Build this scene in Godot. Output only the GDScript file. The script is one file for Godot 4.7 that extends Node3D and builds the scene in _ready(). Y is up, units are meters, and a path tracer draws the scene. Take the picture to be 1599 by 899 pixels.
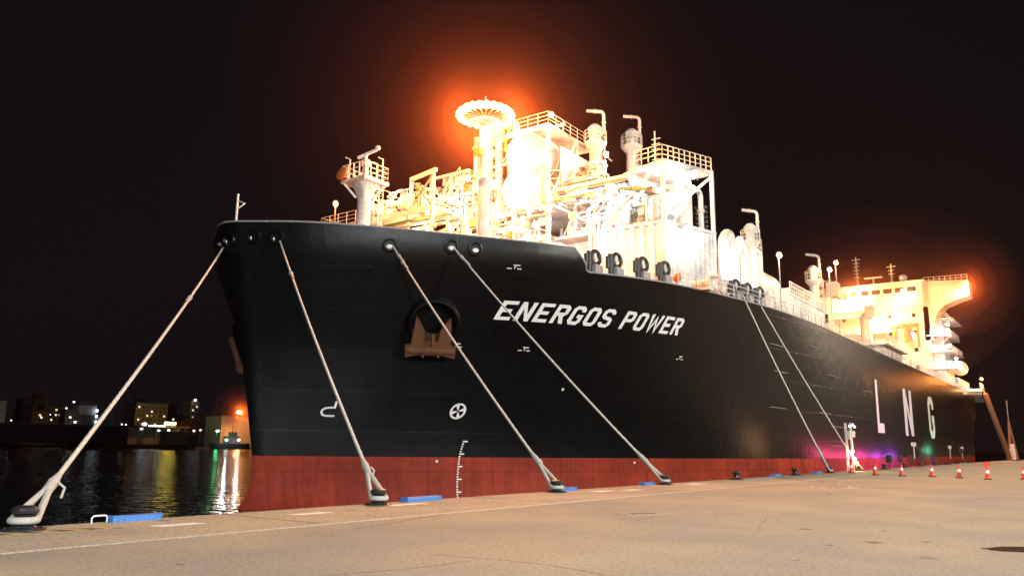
extends Node3D

const WATER := -2.3
const ZC := -43.2
const QUAY_EDGE := -17.1
var M := {}
var used := {}
var ship: Node3D
var rng := RandomNumberGenerator.new()


# ------------------------------------------------------------------ mesh builder
class G:
	var v := PackedVector3Array()
	var n := PackedVector3Array()
	func tri(a: Vector3, b: Vector3, c: Vector3, na: Vector3, nb: Vector3, nc: Vector3) -> void:
		var f := (b - a).cross(c - a)
		if f.dot(na + nb + nc) > 0.0:
			v.append_array([a, c, b]); n.append_array([na, nc, nb])
		else:
			v.append_array([a, b, c]); n.append_array([na, nb, nc])
	func quad(a: Vector3, b: Vector3, c: Vector3, d: Vector3, nn: Vector3) -> void:
		tri(a, b, c, nn, nn, nn); tri(a, c, d, nn, nn, nn)
	func flat(a: Vector3, b: Vector3, c: Vector3, away: Vector3) -> void:
		var f := (b - a).cross(c - a).normalized()
		if f.dot(a + b + c - away * 3.0) < 0.0: f = -f
		tri(a, b, c, f, f, f)
	func box(c: Vector3, s: Vector3, t := Basis()) -> void:
		var h := s * 0.5
		for ax in 3:
			for sg in [-1.0, 1.0]:
				var e := Vector3.ZERO; e[ax] = sg
				var u := Vector3.ZERO; u[(ax + 1) % 3] = 1.0
				var w := Vector3.ZERO; w[(ax + 2) % 3] = 1.0
				var o := e * h
				var uu := u * h
				var ww := w * h
				quad(c + t * (o - uu - ww), c + t * (o + uu - ww), c + t * (o + uu + ww), c + t * (o - uu + ww), (t * e).normalized())
	func bar(a: Vector3, b: Vector3, w: float, h: float) -> void:   # a rectangular beam from a to b
		var d := (b - a).normalized()
		var up := Vector3.UP if absf(d.y) < 0.95 else Vector3.RIGHT
		var s := d.cross(up).normalized()
		var u := s.cross(d).normalized()
		box((a + b) * 0.5, Vector3(w, h, a.distance_to(b)), Basis(s, u, -d))
	func cyl(a: Vector3, b: Vector3, r0: float, r1 := -1.0, k := 12, caps := true) -> void:
		if r1 < 0.0: r1 = r0
		var d := (b - a).normalized()
		var up := Vector3.UP if absf(d.y) < 0.9 else Vector3.RIGHT
		var s := d.cross(up).normalized()
		var u := s.cross(d)
		for i in k:
			var p := TAU * i / k
			var q := TAU * (i + 1) / k
			var e := s * cos(p) + u * sin(p)
			var f := s * cos(q) + u * sin(q)
			tri(a + e * r0, a + f * r0, b + f * r1, e, f, f)
			tri(a + e * r0, b + f * r1, b + e * r1, e, f, e)
			if caps:
				if r0 > 0.0: tri(a, a + e * r0, a + f * r0, -d, -d, -d)
				if r1 > 0.0: tri(b, b + e * r1, b + f * r1, d, d, d)
	func tube(p: PackedVector3Array, r: float, k := 8, closed := false, lobes := 0, twist := 0.0) -> void:
		var m := p.size()
		var rings := []
		var norms := []
		var side := Vector3.ZERO
		var run := 0.0
		for i in m:
			var d := (p[(i + 1) % m if closed else mini(i + 1, m - 1)] - p[(i - 1 + m) % m if closed else maxi(i - 1, 0)]).normalized()
			if i == 0:
				side = d.cross(Vector3.UP if absf(d.y) < 0.9 else Vector3.RIGHT).normalized()
			else:
				side = (side - d * side.dot(d)).normalized()
				run += p[i].distance_to(p[i - 1])
			var u := side.cross(d)
			var ring := PackedVector3Array()
			var nr := PackedVector3Array()
			for j in k:
				var a := TAU * j / k + run * twist
				var e := side * cos(a) + u * sin(a)
				var rr := r if lobes == 0 else r * (0.88 + 0.16 * absf(cos(TAU * j / k * lobes * 0.5)))
				ring.append(p[i] + e * rr); nr.append(e)
			rings.append(ring); norms.append(nr)
		for i in (m if closed else m - 1):
			var i2 := (i + 1) % m
			for j in k:
				var j2 := (j + 1) % k
				tri(rings[i][j], rings[i][j2], rings[i2][j2], norms[i][j], norms[i][j2], norms[i2][j2])
				tri(rings[i][j], rings[i2][j2], rings[i2][j], norms[i][j], norms[i2][j2], norms[i2][j])
		if not closed:
			for e in [0, m - 1]:
				var d := (p[0] - p[1]).normalized() if e == 0 else (p[m - 1] - p[m - 2]).normalized()
				for j in k:
					tri(p[e], rings[e][j], rings[e][(j + 1) % k], d, d, d)
	func lathe(c: Vector3, prof: Array, k := 20, t := Basis()) -> void:   # prof: [radius, height] pairs from the bottom up
		for i in prof.size() - 1:
			var r0: float = prof[i][0]
			var y0: float = prof[i][1]
			var r1: float = prof[i + 1][0]
			var y1: float = prof[i + 1][1]
			var sl := Vector2(y1 - y0, r0 - r1).normalized()
			for j in k:
				var p := TAU * j / k
				var q := TAU * (j + 1) / k
				var e := Vector3(cos(p), 0, sin(p))
				var f := Vector3(cos(q), 0, sin(q))
				var ne := t * (e * sl.x + Vector3.UP * sl.y)
				var nf := t * (f * sl.x + Vector3.UP * sl.y)
				var a := c + t * (e * r0 + Vector3.UP * y0)
				var b := c + t * (f * r0 + Vector3.UP * y0)
				var d := c + t * (f * r1 + Vector3.UP * y1)
				var g := c + t * (e * r1 + Vector3.UP * y1)
				if r0 > 0.0001: tri(a, b, d, ne, nf, nf)
				if r1 > 0.0001: tri(a, d, g, ne, nf, ne)
	func ball(c: Vector3, r: Vector3, k := 16, rows := 10, t := Basis()) -> void:
		for i in rows:
			for j in k:
				var q := []
				for w in [[i, j], [i, j + 1], [i + 1, j + 1], [i + 1, j]]:
					var a: float = PI * w[0] / rows
					var b: float = TAU * w[1] / k
					q.append(Vector3(sin(a) * cos(b), cos(a), sin(a) * sin(b)))
				var ps := []
				var ns := []
				for e in q:
					ps.append(c + t * (e * r)); ns.append((t * (e / r)).normalized())
				if i > 0: tri(ps[0], ps[1], ps[2], ns[0], ns[1], ns[2])
				if i < rows - 1: tri(ps[0], ps[2], ps[3], ns[0], ns[2], ns[3])
	func prism(c: Vector3, poly: PackedVector2Array, depth: float, t: Basis, bevel := 0.0) -> void:   # poly in t.x, t.y; thickness along t.z
		var ins := poly
		if bevel > 0.0:
			var o := Geometry2D.offset_polygon(poly, -bevel)
			if o.size() == 1 and o[0].size() == poly.size(): ins = o[0]
		var idx := Geometry2D.triangulate_polygon(ins)
		var h := depth * 0.5
		var at := func(p: Vector2, z: float) -> Vector3: return c + t * Vector3(p.x, p.y, z)
		for i in range(0, idx.size(), 3):
			for sg in [-1.0, 1.0]:
				var nn: Vector3 = t.z * sg
				tri(at.call(ins[idx[i]], h * sg), at.call(ins[idx[i + 1]], h * sg), at.call(ins[idx[i + 2]], h * sg), nn, nn, nn)
		var cw := Geometry2D.is_polygon_clockwise(poly)
		var m := poly.size()
		for i in m:
			var a := poly[i]
			var b := poly[(i + 1) % m]
			var e := (b - a).normalized()
			var o2 := Vector2(-e.y, e.x) if cw else Vector2(e.y, -e.x)
			var nn := (t * Vector3(o2.x, o2.y, 0)).normalized()
			quad(at.call(a, -h), at.call(b, -h), at.call(b, h - bevel), at.call(a, h - bevel), nn)
	func mesh() -> ArrayMesh:
		var arr := []
		arr.resize(Mesh.ARRAY_MAX)
		arr[Mesh.ARRAY_VERTEX] = v
		arr[Mesh.ARRAY_NORMAL] = n
		var am := ArrayMesh.new()
		am.add_surface_from_arrays(Mesh.PRIMITIVE_TRIANGLES, arr)
		return am


# ------------------------------------------------------------------ naming and nodes
func numbered(called: String) -> String:
	var k: int = used.get(called, 0)
	used[called] = k + 1
	return called if k == 0 else "%s_%03d" % [called, k]

func meta(o: Node, label: String, category: String, group := "", kind := "") -> void:
	if label: o.set_meta("label", label)
	if category: o.set_meta("category", category)
	if group: o.set_meta("group", group)
	if kind: o.set_meta("kind", kind)

func thing(called: String, at: Vector3, label: String, category: String, group := "", turn := 0.0) -> Node3D:
	var o := Node3D.new()
	o.name = numbered(called)
	add_child(o)
	o.position = at
	o.rotation.y = turn
	meta(o, label, category, group)
	return o

func part(parent: Node3D, called: String, g: G, m: Material, at := Vector3.ZERO) -> MeshInstance3D:   # geometry in the parent's own axes
	var o := MeshInstance3D.new()
	o.name = called
	o.mesh = g.mesh()
	o.material_override = m
	o.position = at
	parent.add_child(o, true)
	return o

func wpart(parent: Node3D, called: String, g: G, m: Material) -> MeshInstance3D:   # geometry written in world axes, under an unturned thing
	var shift := Vector3.ZERO
	var up := parent
	while up != self:
		shift -= up.position
		up = up.get_parent()
	var lo := g.v[0]
	var hi := g.v[0]
	for p in g.v:
		lo = lo.min(p); hi = hi.max(p)
	var c := Vector3((lo.x + hi.x) * 0.5, lo.y, (lo.z + hi.z) * 0.5)
	for i in g.v.size(): g.v[i] -= c
	return part(parent, called, g, m, c + shift)

func node(parent: Node3D, called: String, at: Vector3) -> Node3D:   # a part that only holds sub-parts, placed in world axes
	var o := Node3D.new()
	o.name = called
	parent.add_child(o, true)
	var shift := Vector3.ZERO
	var up := parent
	while up != self:
		shift -= up.position
		up = up.get_parent()
	o.position = at + shift
	return o

func structure(called: String, g: G, m: Material, parent: Node3D = self) -> MeshInstance3D:
	var o := part(parent, called, g, m)
	if parent == self: o.set_meta("kind", "structure")
	return o

func copy(o: Node3D, label: String, group: String, at: Vector3, turn := 0.0) -> Node3D:
	var c: Node3D = o.duplicate()
	c.name = numbered(str(o.get_meta("stem")))
	add_child(c)
	c.position = at
	c.rotation.y = turn
	meta(c, label, "", group)
	return c


# ------------------------------------------------------------------ materials
func col(r: float, g: float, b: float) -> Color:
	return Color(r, g, b).linear_to_srgb()

func noise(freq: float, oct: int, sd: int, kind := FastNoiseLite.TYPE_SIMPLEX_SMOOTH) -> FastNoiseLite:
	var f := FastNoiseLite.new()
	f.noise_type = kind
	f.frequency = freq
	f.fractal_octaves = oct
	f.seed = sd
	return f

func noise_tex(f: FastNoiseLite, size: int, ramp: Array, as_normal := false, strength := 4.0) -> NoiseTexture2D:
	var t := NoiseTexture2D.new()
	t.noise = f
	t.width = size
	t.height = size
	t.seamless = true
	if as_normal:
		t.as_normal_map = true
		t.bump_strength = strength
	elif ramp:
		var gr := Gradient.new()
		var off := PackedFloat32Array()
		var cs := PackedColorArray()
		for s in ramp:
			off.append(s[0]); cs.append(s[1])
		gr.offsets = off
		gr.colors = cs
		t.color_ramp = gr
	return t

func grey(x: float) -> Color: return Color(x, x, x)

func mat(called: String, c: Color, rough: float, metal := 0.0) -> StandardMaterial3D:
	var m := StandardMaterial3D.new()
	m.resource_name = called
	m.albedo_color = c
	m.roughness = rough
	m.metallic = metal
	M[called] = m
	return m

func tri_tex(m: StandardMaterial3D, t: Texture2D, scale: float) -> void:
	m.albedo_texture = t
	m.uv1_triplanar = true
	m.uv1_world_triplanar = true
	m.uv1_scale = Vector3.ONE * scale

func coarse(m: StandardMaterial3D, t: Texture2D, scale: float) -> void:
	m.detail_enabled = true
	m.detail_albedo = t
	m.detail_blend_mode = BaseMaterial3D.BLEND_MODE_MUL
	m.detail_uv_layer = BaseMaterial3D.DETAIL_UV_2
	m.uv2_triplanar = true
	m.uv2_world_triplanar = true
	m.uv2_scale = Vector3.ONE * scale

func glow(called: String, c: Color, energy: float) -> StandardMaterial3D:
	var m := mat(called, Color(0.9, 0.9, 0.9), 0.4)
	m.emission_enabled = true
	m.emission = c
	m.emission_energy_multiplier = energy
	return m

func make_materials() -> void:
	var fine := noise_tex(noise(0.02, 5, 3), 512, [[0.0, grey(0.80)], [0.5, grey(0.93)], [1.0, grey(1.0)]])
	var blot := noise_tex(noise(0.006, 5, 11), 512, [[0.0, grey(0.62)], [0.35, grey(0.86)], [0.6, grey(1.0)], [1.0, grey(0.9)]])
	# quay concrete: fine mottling times broad stains
	var m := mat("concrete", col(0.355, 0.326, 0.25), 0.82)
	tri_tex(m, noise_tex(noise(0.03, 6, 5), 1024, [[0.0, grey(0.74)], [0.3, grey(0.87)], [0.55, grey(0.95)], [1.0, grey(1.0)]]), 0.3)
	coarse(m, stain_texture(), 0.03)
	m.normal_enabled = true
	m.normal_texture = noise_tex(noise(0.08, 4, 9), 512, [], true, 2.0)
	m.normal_scale = 0.2
	m = mat("coping", col(0.45, 0.41, 0.305), 0.8)
	tri_tex(m, noise_tex(noise(0.03, 6, 6), 512, [[0.0, grey(0.6)], [0.4, grey(0.88)], [1.0, grey(1.0)]]), 0.4)
	coarse(m, stain_texture(), 0.041)
	m = mat("line_paint", col(0.62, 0.6, 0.52), 0.7)
	tri_tex(m, noise_tex(noise(0.05, 5, 21), 512, [[0.0, Color(0.45, 0.42, 0.36)], [0.38, Color(0.62, 0.59, 0.5)], [0.5, grey(0.97)], [1.0, grey(1.0)]]), 0.6)
	m = mat("white_paint", col(0.78, 0.78, 0.74), 0.6)
	tri_tex(m, fine, 0.5)
	m = mat("yellow_paint", col(0.6, 0.42, 0.04), 0.6)
	tri_tex(m, fine, 1.5)
	m = mat("black_paint", col(0.02, 0.02, 0.02), 0.6)
	m = mat("blue_paint", col(0.05, 0.2, 0.55), 0.5)
	tri_tex(m, fine, 1.2)
	m = mat("brown_patch", col(0.05, 0.026, 0.018), 1.0)
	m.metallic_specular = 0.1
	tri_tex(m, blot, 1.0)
	# hull paint
	m = mat("hull_black", col(0.0042, 0.0052, 0.0062), 0.36)
	m.metallic_specular = 0.4
	tri_tex(m, noise_tex(noise(0.012, 5, 31), 1024, [[0.0, grey(0.6)], [0.45, grey(0.85)], [0.6, grey(1.0)], [1.0, grey(0.75)]]), 0.08)
	coarse(m, hull_texture(), 0.03)
	m.normal_enabled = true
	m.normal_texture = noise_tex(noise(0.01, 3, 41), 512, [], true, 5.0)
	m.normal_scale = 0.12
	m.heightmap_enabled = true
	m.heightmap_texture = plate_relief()
	m.heightmap_scale = 4.0
	m = mat("hull_red", col(0.43, 0.052, 0.024), 0.6)
	m.metallic_specular = 0.25
	tri_tex(m, noise_tex(noise(0.02, 5, 33), 512, [[0.0, grey(0.84)], [0.4, grey(0.94)], [1.0, grey(1.0)]]), 0.12)
	coarse(m, hull_texture(), 0.03)
	m = mat("hull_mark", col(0.85, 0.85, 0.83), 0.55)
	tri_tex(m, fine, 0.6)
	# topside paint and steel
	m = mat("ship_white", col(0.74, 0.73, 0.7), 0.5)
	tri_tex(m, fine, 0.25)
	coarse(m, blot, 0.07)
	m = mat("ship_cream", col(0.66, 0.57, 0.42), 0.5)
	tri_tex(m, fine, 0.3)
	m = mat("deck_paint", col(0.16, 0.07, 0.045), 0.7)
	tri_tex(m, blot, 0.2)
	m = mat("steel_dark", col(0.03, 0.03, 0.033), 0.45, 0.3)
	tri_tex(m, blot, 1.3)
	m = mat("steel_grey", col(0.3, 0.3, 0.31), 0.45, 0.2)
	tri_tex(m, fine, 0.6)
	m = mat("pipe_silver", col(0.6, 0.6, 0.58), 0.35, 0.6)
	tri_tex(m, fine, 0.7)
	m = mat("rust", col(0.15, 0.052, 0.017), 0.8)
	tri_tex(m, noise_tex(noise(0.03, 5, 51), 512, [[0.0, Color(0.4, 0.36, 0.35)], [0.45, Color(0.8, 0.78, 0.75)], [0.7, grey(1.0)], [1.0, Color(0.7, 0.75, 0.8)]]), 0.7)
	m = mat("orange_paint", col(0.55, 0.14, 0.03), 0.5)
	m = mat("green_paint", col(0.12, 0.2, 0.05), 0.6)
	m = mat("brown_steel", col(0.22, 0.12, 0.07), 0.6)
	m = mat("rope", col(0.7, 0.66, 0.57), 0.9)
	tri_tex(m, noise_tex(noise(0.05, 4, 61), 256, [[0.0, grey(0.6)], [0.5, grey(0.9)], [1.0, grey(1.0)]]), 1.6)
	m = mat("rope_sleeve", col(0.58, 0.56, 0.5), 0.9)
	tri_tex(m, noise_tex(noise(0.05, 4, 62), 256, [[0.0, grey(0.35)], [0.4, grey(0.8)], [1.0, grey(1.0)]]), 2.2)
	m = mat("rubber", col(0.015, 0.015, 0.015), 0.7)
	m = mat("cone_red", col(0.6, 0.06, 0.02), 0.5)
	m = mat("cone_white", col(0.8, 0.8, 0.78), 0.4)
	m = mat("window_glass", col(0.02, 0.025, 0.03), 0.1)
	# the harbour beyond
	m = mat("far_wall", col(0.3, 0.26, 0.22), 0.8)
	m = mat("far_white", col(0.6, 0.6, 0.6), 0.7)
	m = mat("far_dark", col(0.03, 0.03, 0.035), 0.8)
	m = mat("far_navy", col(0.02, 0.022, 0.05), 0.6)
	m = mat("far_rust", col(0.12, 0.05, 0.03), 0.8)
	m = mat("far_grey", col(0.14, 0.14, 0.15), 0.7)
	m = mat("land", col(0.05, 0.045, 0.04), 0.9)
	m = mat("water", col(0.004, 0.006, 0.008), 0.03)
	m.metallic_specular = 0.5
	m.uv1_triplanar = true
	m.uv1_world_triplanar = true
	m.uv1_scale = Vector3(0.026, 0.026, 0.026)
	m.normal_enabled = true
	m.normal_texture = noise_tex(noise(0.02, 4, 71), 1024, [], true, 6.0)
	m.normal_scale = 0.55
	# what gives light
	glow("lamp_warm", col(1.0, 0.62, 0.28), 14.0)
	glow("lamp_amber", col(1.0, 0.55, 0.22), 16.0)
	glow("lamp_cool", col(0.86, 0.95, 1.0), 14.0)
	glow("lamp_orange", col(1.0, 0.42, 0.12), 14.0)
	glow("lamp_white", col(1.0, 0.95, 0.85), 10.0)
	glow("lamp_green", col(0.12, 1.0, 0.4), 22.0)
	glow("lamp_yellow", col(1.0, 0.72, 0.1), 6.0)
	glow("far_lamp_white", col(1.0, 0.95, 0.85), 1.6)
	glow("far_lamp_cool", col(0.8, 0.93, 1.0), 1.6)
	glow("lamp_pink", col(1.0, 0.06, 0.2), 10.0)
	glow("lamp_violet", col(0.4, 0.08, 1.0), 10.0)
	glow("window_lit", col(1.0, 0.8, 0.5), 0.35)
	glow("window_pale", col(0.7, 0.8, 1.0), 0.3)

func stain_texture() -> ImageTexture:   # broad worn patches, drips, tyre scuffs and hairline cracks of the concrete; tiles
	if M.has("_stain"): return M["_stain"]
	var s := 1024
	var a := noise(0.006, 5, 81).get_seamless_image(s, s)
	var b := noise(0.02, 4, 82, FastNoiseLite.TYPE_CELLULAR).get_seamless_image(s, s)
	var im := Image.create(s, s, false, Image.FORMAT_RGB8)
	for y in s:
		for x in s:
			var p := a.get_pixel(x, y).r
			var q := b.get_pixel(x, y).r
			var w := 0.84 + 0.15 * p + 0.03 * q
			var warm := clampf((p - 0.45) * 0.25, -0.04, 0.04)
			im.set_pixel(x, y, Color(minf(w + warm * 0.4, 1.0), minf(w, 1.0), minf(w - warm * 0.7, 1.0)))
	var r := RandomNumberGenerator.new()
	r.seed = 83
	for k in 46:   # scuffs and cracks
		var x := r.randf() * s
		var y := r.randf() * s
		var d := r.randf_range(-0.25, 0.25) + (0.0 if r.randf() < 0.75 else 1.5)
		var dark := r.randf_range(0.8, 0.93)
		var wide := 1 if r.randf() < 0.6 else 3
		for i in r.randi_range(40, 220):
			d += r.randf_range(-0.06, 0.06)
			x += cos(d); y += sin(d)
			for j in wide:
				var px := posmod(int(x), s)
				var py := posmod(int(y) + j, s)
				im.set_pixel(px, py, im.get_pixel(px, py) * Color(dark, dark, dark))
	for k in 60:   # drips of oil
		var cx := r.randf() * s
		var cy := r.randf() * s
		var rad := r.randf_range(1.5, 7.0)
		var dark := r.randf_range(0.55, 0.85)
		for i in range(-8, 9):
			for j in range(-8, 9):
				if i * i + j * j * 1.7 < rad * rad * r.randf_range(0.6, 1.0):
					var px := posmod(int(cx) + i, s)
					var py := posmod(int(cy) + j, s)
					im.set_pixel(px, py, im.get_pixel(px, py) * Color(dark, dark, dark))
	M["_stain"] = ImageTexture.create_from_image(im)
	return M["_stain"]

func hull_texture() -> ImageTexture:   # plate seams, scrapes and streaks of the hull paint; tiles
	if M.has("_hull"): return M["_hull"]
	var s := 1024
	var a := noise(0.008, 5, 91).get_seamless_image(s, s)
	var im := Image.create(s, s, false, Image.FORMAT_RGB8)
	var r := RandomNumberGenerator.new()
	r.seed = 93
	var streak := PackedFloat32Array()
	streak.resize(s)
	for i in 140:
		var c := r.randi_range(0, s - 1)
		for j in r.randi_range(2, 10):
			streak[(c + j) % s] = r.randf_range(-0.14, 0.1)
	for y in s:
		for x in s:
			var w := 0.78 + 0.3 * (a.get_pixel(x, y).r - 0.4) + streak[x] * (0.4 + a.get_pixel((x * 3) % s, y).r)
			if y % 128 < 2 or (x + (y / 128 % 2) * 170) % 340 < 2: w *= 0.8
			im.set_pixel(x, y, grey(clampf(w, 0.3, 1.0)))
	M["_hull"] = ImageTexture.create_from_image(im)
	return M["_hull"]

func plate_relief() -> ImageTexture:   # shell plating: sunken plates between frames, weld seams; tiles over 12.5 m
	var s := 1024
	var a := noise(0.008, 3, 95).get_seamless_image(s, s)
	var im := Image.create(s, s, false, Image.FORMAT_RGB8)
	for y in s:
		for x in s:
			var fx := absf(fposmod(x / 64.0, 1.0) - 0.5) * 2.0   # frames every 0.8 m
			var fy := absf(fposmod(y / 205.0, 1.0) - 0.5) * 2.0
			var w := 0.45 + 0.12 * fx * fx + 0.06 * fy * fy + 0.35 * (a.get_pixel(x, y).r - 0.5)
			if y % 205 < 2 or (x + (y / 205 % 2) * 256) % 512 < 2: w += 0.14
			im.set_pixel(x, y, grey(clampf(w, 0.0, 1.0)))
	return ImageTexture.create_from_image(im)


# ------------------------------------------------------------------ the scene
func _ready() -> void:
	rng.seed = 20
	var cam := Camera3D.new()
	cam.name = "camera"
	cam.fov = 39.56
	cam.near = 0.1
	cam.far = 4000.0
	cam.transform = Transform3D(Basis(Vector3(0.58699851, 0.01164195, 0.8095043), Vector3(-0.16395366, 0.98088737, 0.10478155), Vector3(-0.79281268, -0.19422781, 0.57768816)), Vector3(0, 1.65, 0))
	add_child(cam)
	var env := Environment.new()
	env.background_mode = Environment.BG_SKY
	var sm := ProceduralSkyMaterial.new()
	sm.sky_top_color = col(0.0010, 0.0009, 0.0011)
	sm.sky_horizon_color = col(0.0015, 0.0012, 0.0014)
	sm.sky_curve = 0.25
	sm.ground_bottom_color = col(0.0008, 0.0007, 0.0008)
	sm.ground_horizon_color = col(0.0019, 0.0014, 0.0015)
	var sky := Sky.new()
	sky.sky_material = sm
	env.sky = sky
	env.tonemap_mode = Environment.TONE_MAPPER_LINEAR
	env.tonemap_exposure = 4.0
	env.volumetric_fog_enabled = true
	env.volumetric_fog_density = 0.0
	env.sdfgi_enabled = true
	env.ssao_enabled = true
	env.ssil_enabled = true
	var we := WorldEnvironment.new()
	we.name = "environment"
	we.environment = env
	add_child(we)
	make_materials()
	light_masts()
	quay()
	harbour_water()
	build_ship()
	quay_furniture()
	mooring_lines()
	far_shore()
	halo_fog()


func halo_fog() -> void:   # warm tinted fog, added to give the lens halos round bright lamps
	var banks := [["thin warm fog added along the whole ship for a faint brown glow", Vector3(112, 20, -48), Vector3(260, 90, 110), 0.00004]]
	var big := 6.0
	for k in 9:
		banks.append(["fog added for the lens halo round the head of the lamp mast", Vector3(47, 26.6, -36.4), Vector3(big * 1.15, big, big), 0.0034 * pow(big / 6.0, -2.1)])
		big *= 1.25
	big = 12.0
	for k in 6:
		banks.append(["fog added for the lamp glare in front of the bridge house", Vector3(177, 33, -37), Vector3(big * 1.2, big * 0.8, big * 1.2), 0.0036 * pow(big / 12.0, -2.0)])
		big *= 1.32
	big = 6.0
	for k in 4:
		banks.append(["fog added for the lens halo round the lamp at the end of the bridge wing", Vector3(180.4, 34.4, -20), Vector3.ONE * big, 0.008 * pow(big / 6.0, -1.8)])
		big *= 1.5
	big = 12.0
	for k in 4:
		banks.append(["fog added for the halo round the orange lamp across the harbour", Vector3(357.2, 23.6, -502), Vector3.ONE * big, 0.006 * pow(big / 12.0, -1.7)])
		big *= 1.5
	for b in banks:
		var f := FogVolume.new()
		f.name = "added_fog"
		f.shape = RenderingServer.FOG_VOLUME_SHAPE_ELLIPSOID
		f.size = b[2]
		var m := FogMaterial.new()
		m.resource_name = "added_fog"
		m.density = b[3]
		m.albedo = Color(0.98, 0.62, 0.46)  # orange tint put into the fog to redden the halos
		f.material = m
		f.set_meta("kind", "stuff")
		f.set_meta("label", b[0])
		add_child(f, true)
		f.position = b[1]


func lamp(parent: Node3D, called: String, at: Vector3, size: float, glowing: String, c: Color, energy: float, soft := -1.0) -> void:   # a globe that glows, with its light inside; world axes
	var g := G.new()
	g.ball(at, Vector3.ONE * size, 10, 6)
	wpart(parent, called, g, M[glowing])
	if energy > 0.0:
		var l := OmniLight3D.new()
		l.name = called + "_source"
		l.light_color = c
		l.light_energy = energy
		l.light_size = size * 0.7 if soft < 0.0 else soft
		l.omni_range = 300.0
		l.omni_attenuation = 2.0
		l.shadow_enabled = true
		parent.add_child(l, true)
		var shift := Vector3.ZERO
		var up := parent
		while up != self:
			shift -= up.position
			up = up.get_parent()
		l.position = at + shift

func floodlight(parent: Node3D, at: Vector3, dir: Vector3, kind: String, energy: float, size := 0.24, arm := Vector3(0.3, 0, 0)) -> void:   # yoke, housing, lit globe
	var d := dir.normalized()
	var n := node(parent, "floodlight", at)
	var g := G.new()
	g.cyl(at - d * size * 2.4, at - d * size * 0.9, size * 0.75, size * 1.35, 12)
	g.bar(at - d * size * 1.6, at - d * size * 1.6 - Vector3(0, size * 1.4, 0), 0.06, 0.06)
	g.bar(at - d * size * 1.6 - Vector3(0, size * 1.4, 0), at - d * size * 1.6 - Vector3(0, size * 1.4, 0) + arm, 0.09, 0.09)
	wpart(n, "housing", g, M["steel_grey"])
	var cs := {"lamp_warm": col(1.0, 0.66, 0.38), "lamp_cool": col(0.86, 0.95, 1.0), "lamp_amber": col(1.0, 0.5, 0.2), "lamp_orange": col(1.0, 0.3, 0.06), "lamp_white": col(1.0, 0.9, 0.75)}
	lamp(n, "lamp_globe", at, minf(size, 0.24), kind, cs[kind], energy)

func light_masts() -> void:   # the tall yard lights behind the camera that light the quay and the hull
	var spots := [[Vector3(-26, 0, 22), "white"], [Vector3(26, 0, 50), "white"], [Vector3(92, 0, 24), "orange"], [Vector3(160, 0, 26), "orange"]]
	for i in spots.size():
		var at: Vector3 = spots[i][0]
		var o := thing("light_mast", at, ["tall grey yard light mast standing farthest ahead of the bow", "tall grey yard light mast behind the camera, abreast of the bow", "tall yard light mast with orange lamps abreast of the container", "tall yard light mast with orange lamps abreast of the stern"][i], "light mast", "yard light masts")
		var g := G.new()
		g.cyl(Vector3.ZERO, Vector3(0, 24, 0), 0.35, 0.16, 12)
		g.cyl(Vector3.ZERO, Vector3(0, 0.06, 0), 0.6, 0.6, 12)
		part(o, "pole", g, M["steel_grey"])
		g = G.new()
		g.cyl(Vector3(0, 23.6, 0), Vector3(0, 23.9, 0), 1.0, 1.0, 16)
		part(o, "head_ring", g, M["steel_grey"])
		for k in 4:
			var a := TAU * k / 4 + 0.4
			var p := at + Vector3(cos(a) * 1.3, 23.3, sin(a) * 1.3)
			var e: float = [250.0, 400.0, 0.0, 0.0][i] if spots[i][1] == "white" else 95.0
			lamp(o, "lamp_globe", p, 0.22, "lamp_white" if spots[i][1] == "white" else "lamp_warm", [col(0.93, 0.98, 1.0), col(1.0, 0.97, 0.88), Color.WHITE, Color.WHITE][i] if spots[i][1] == "white" else col(1.0, 0.76, 0.55), e, 1.3)


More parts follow.
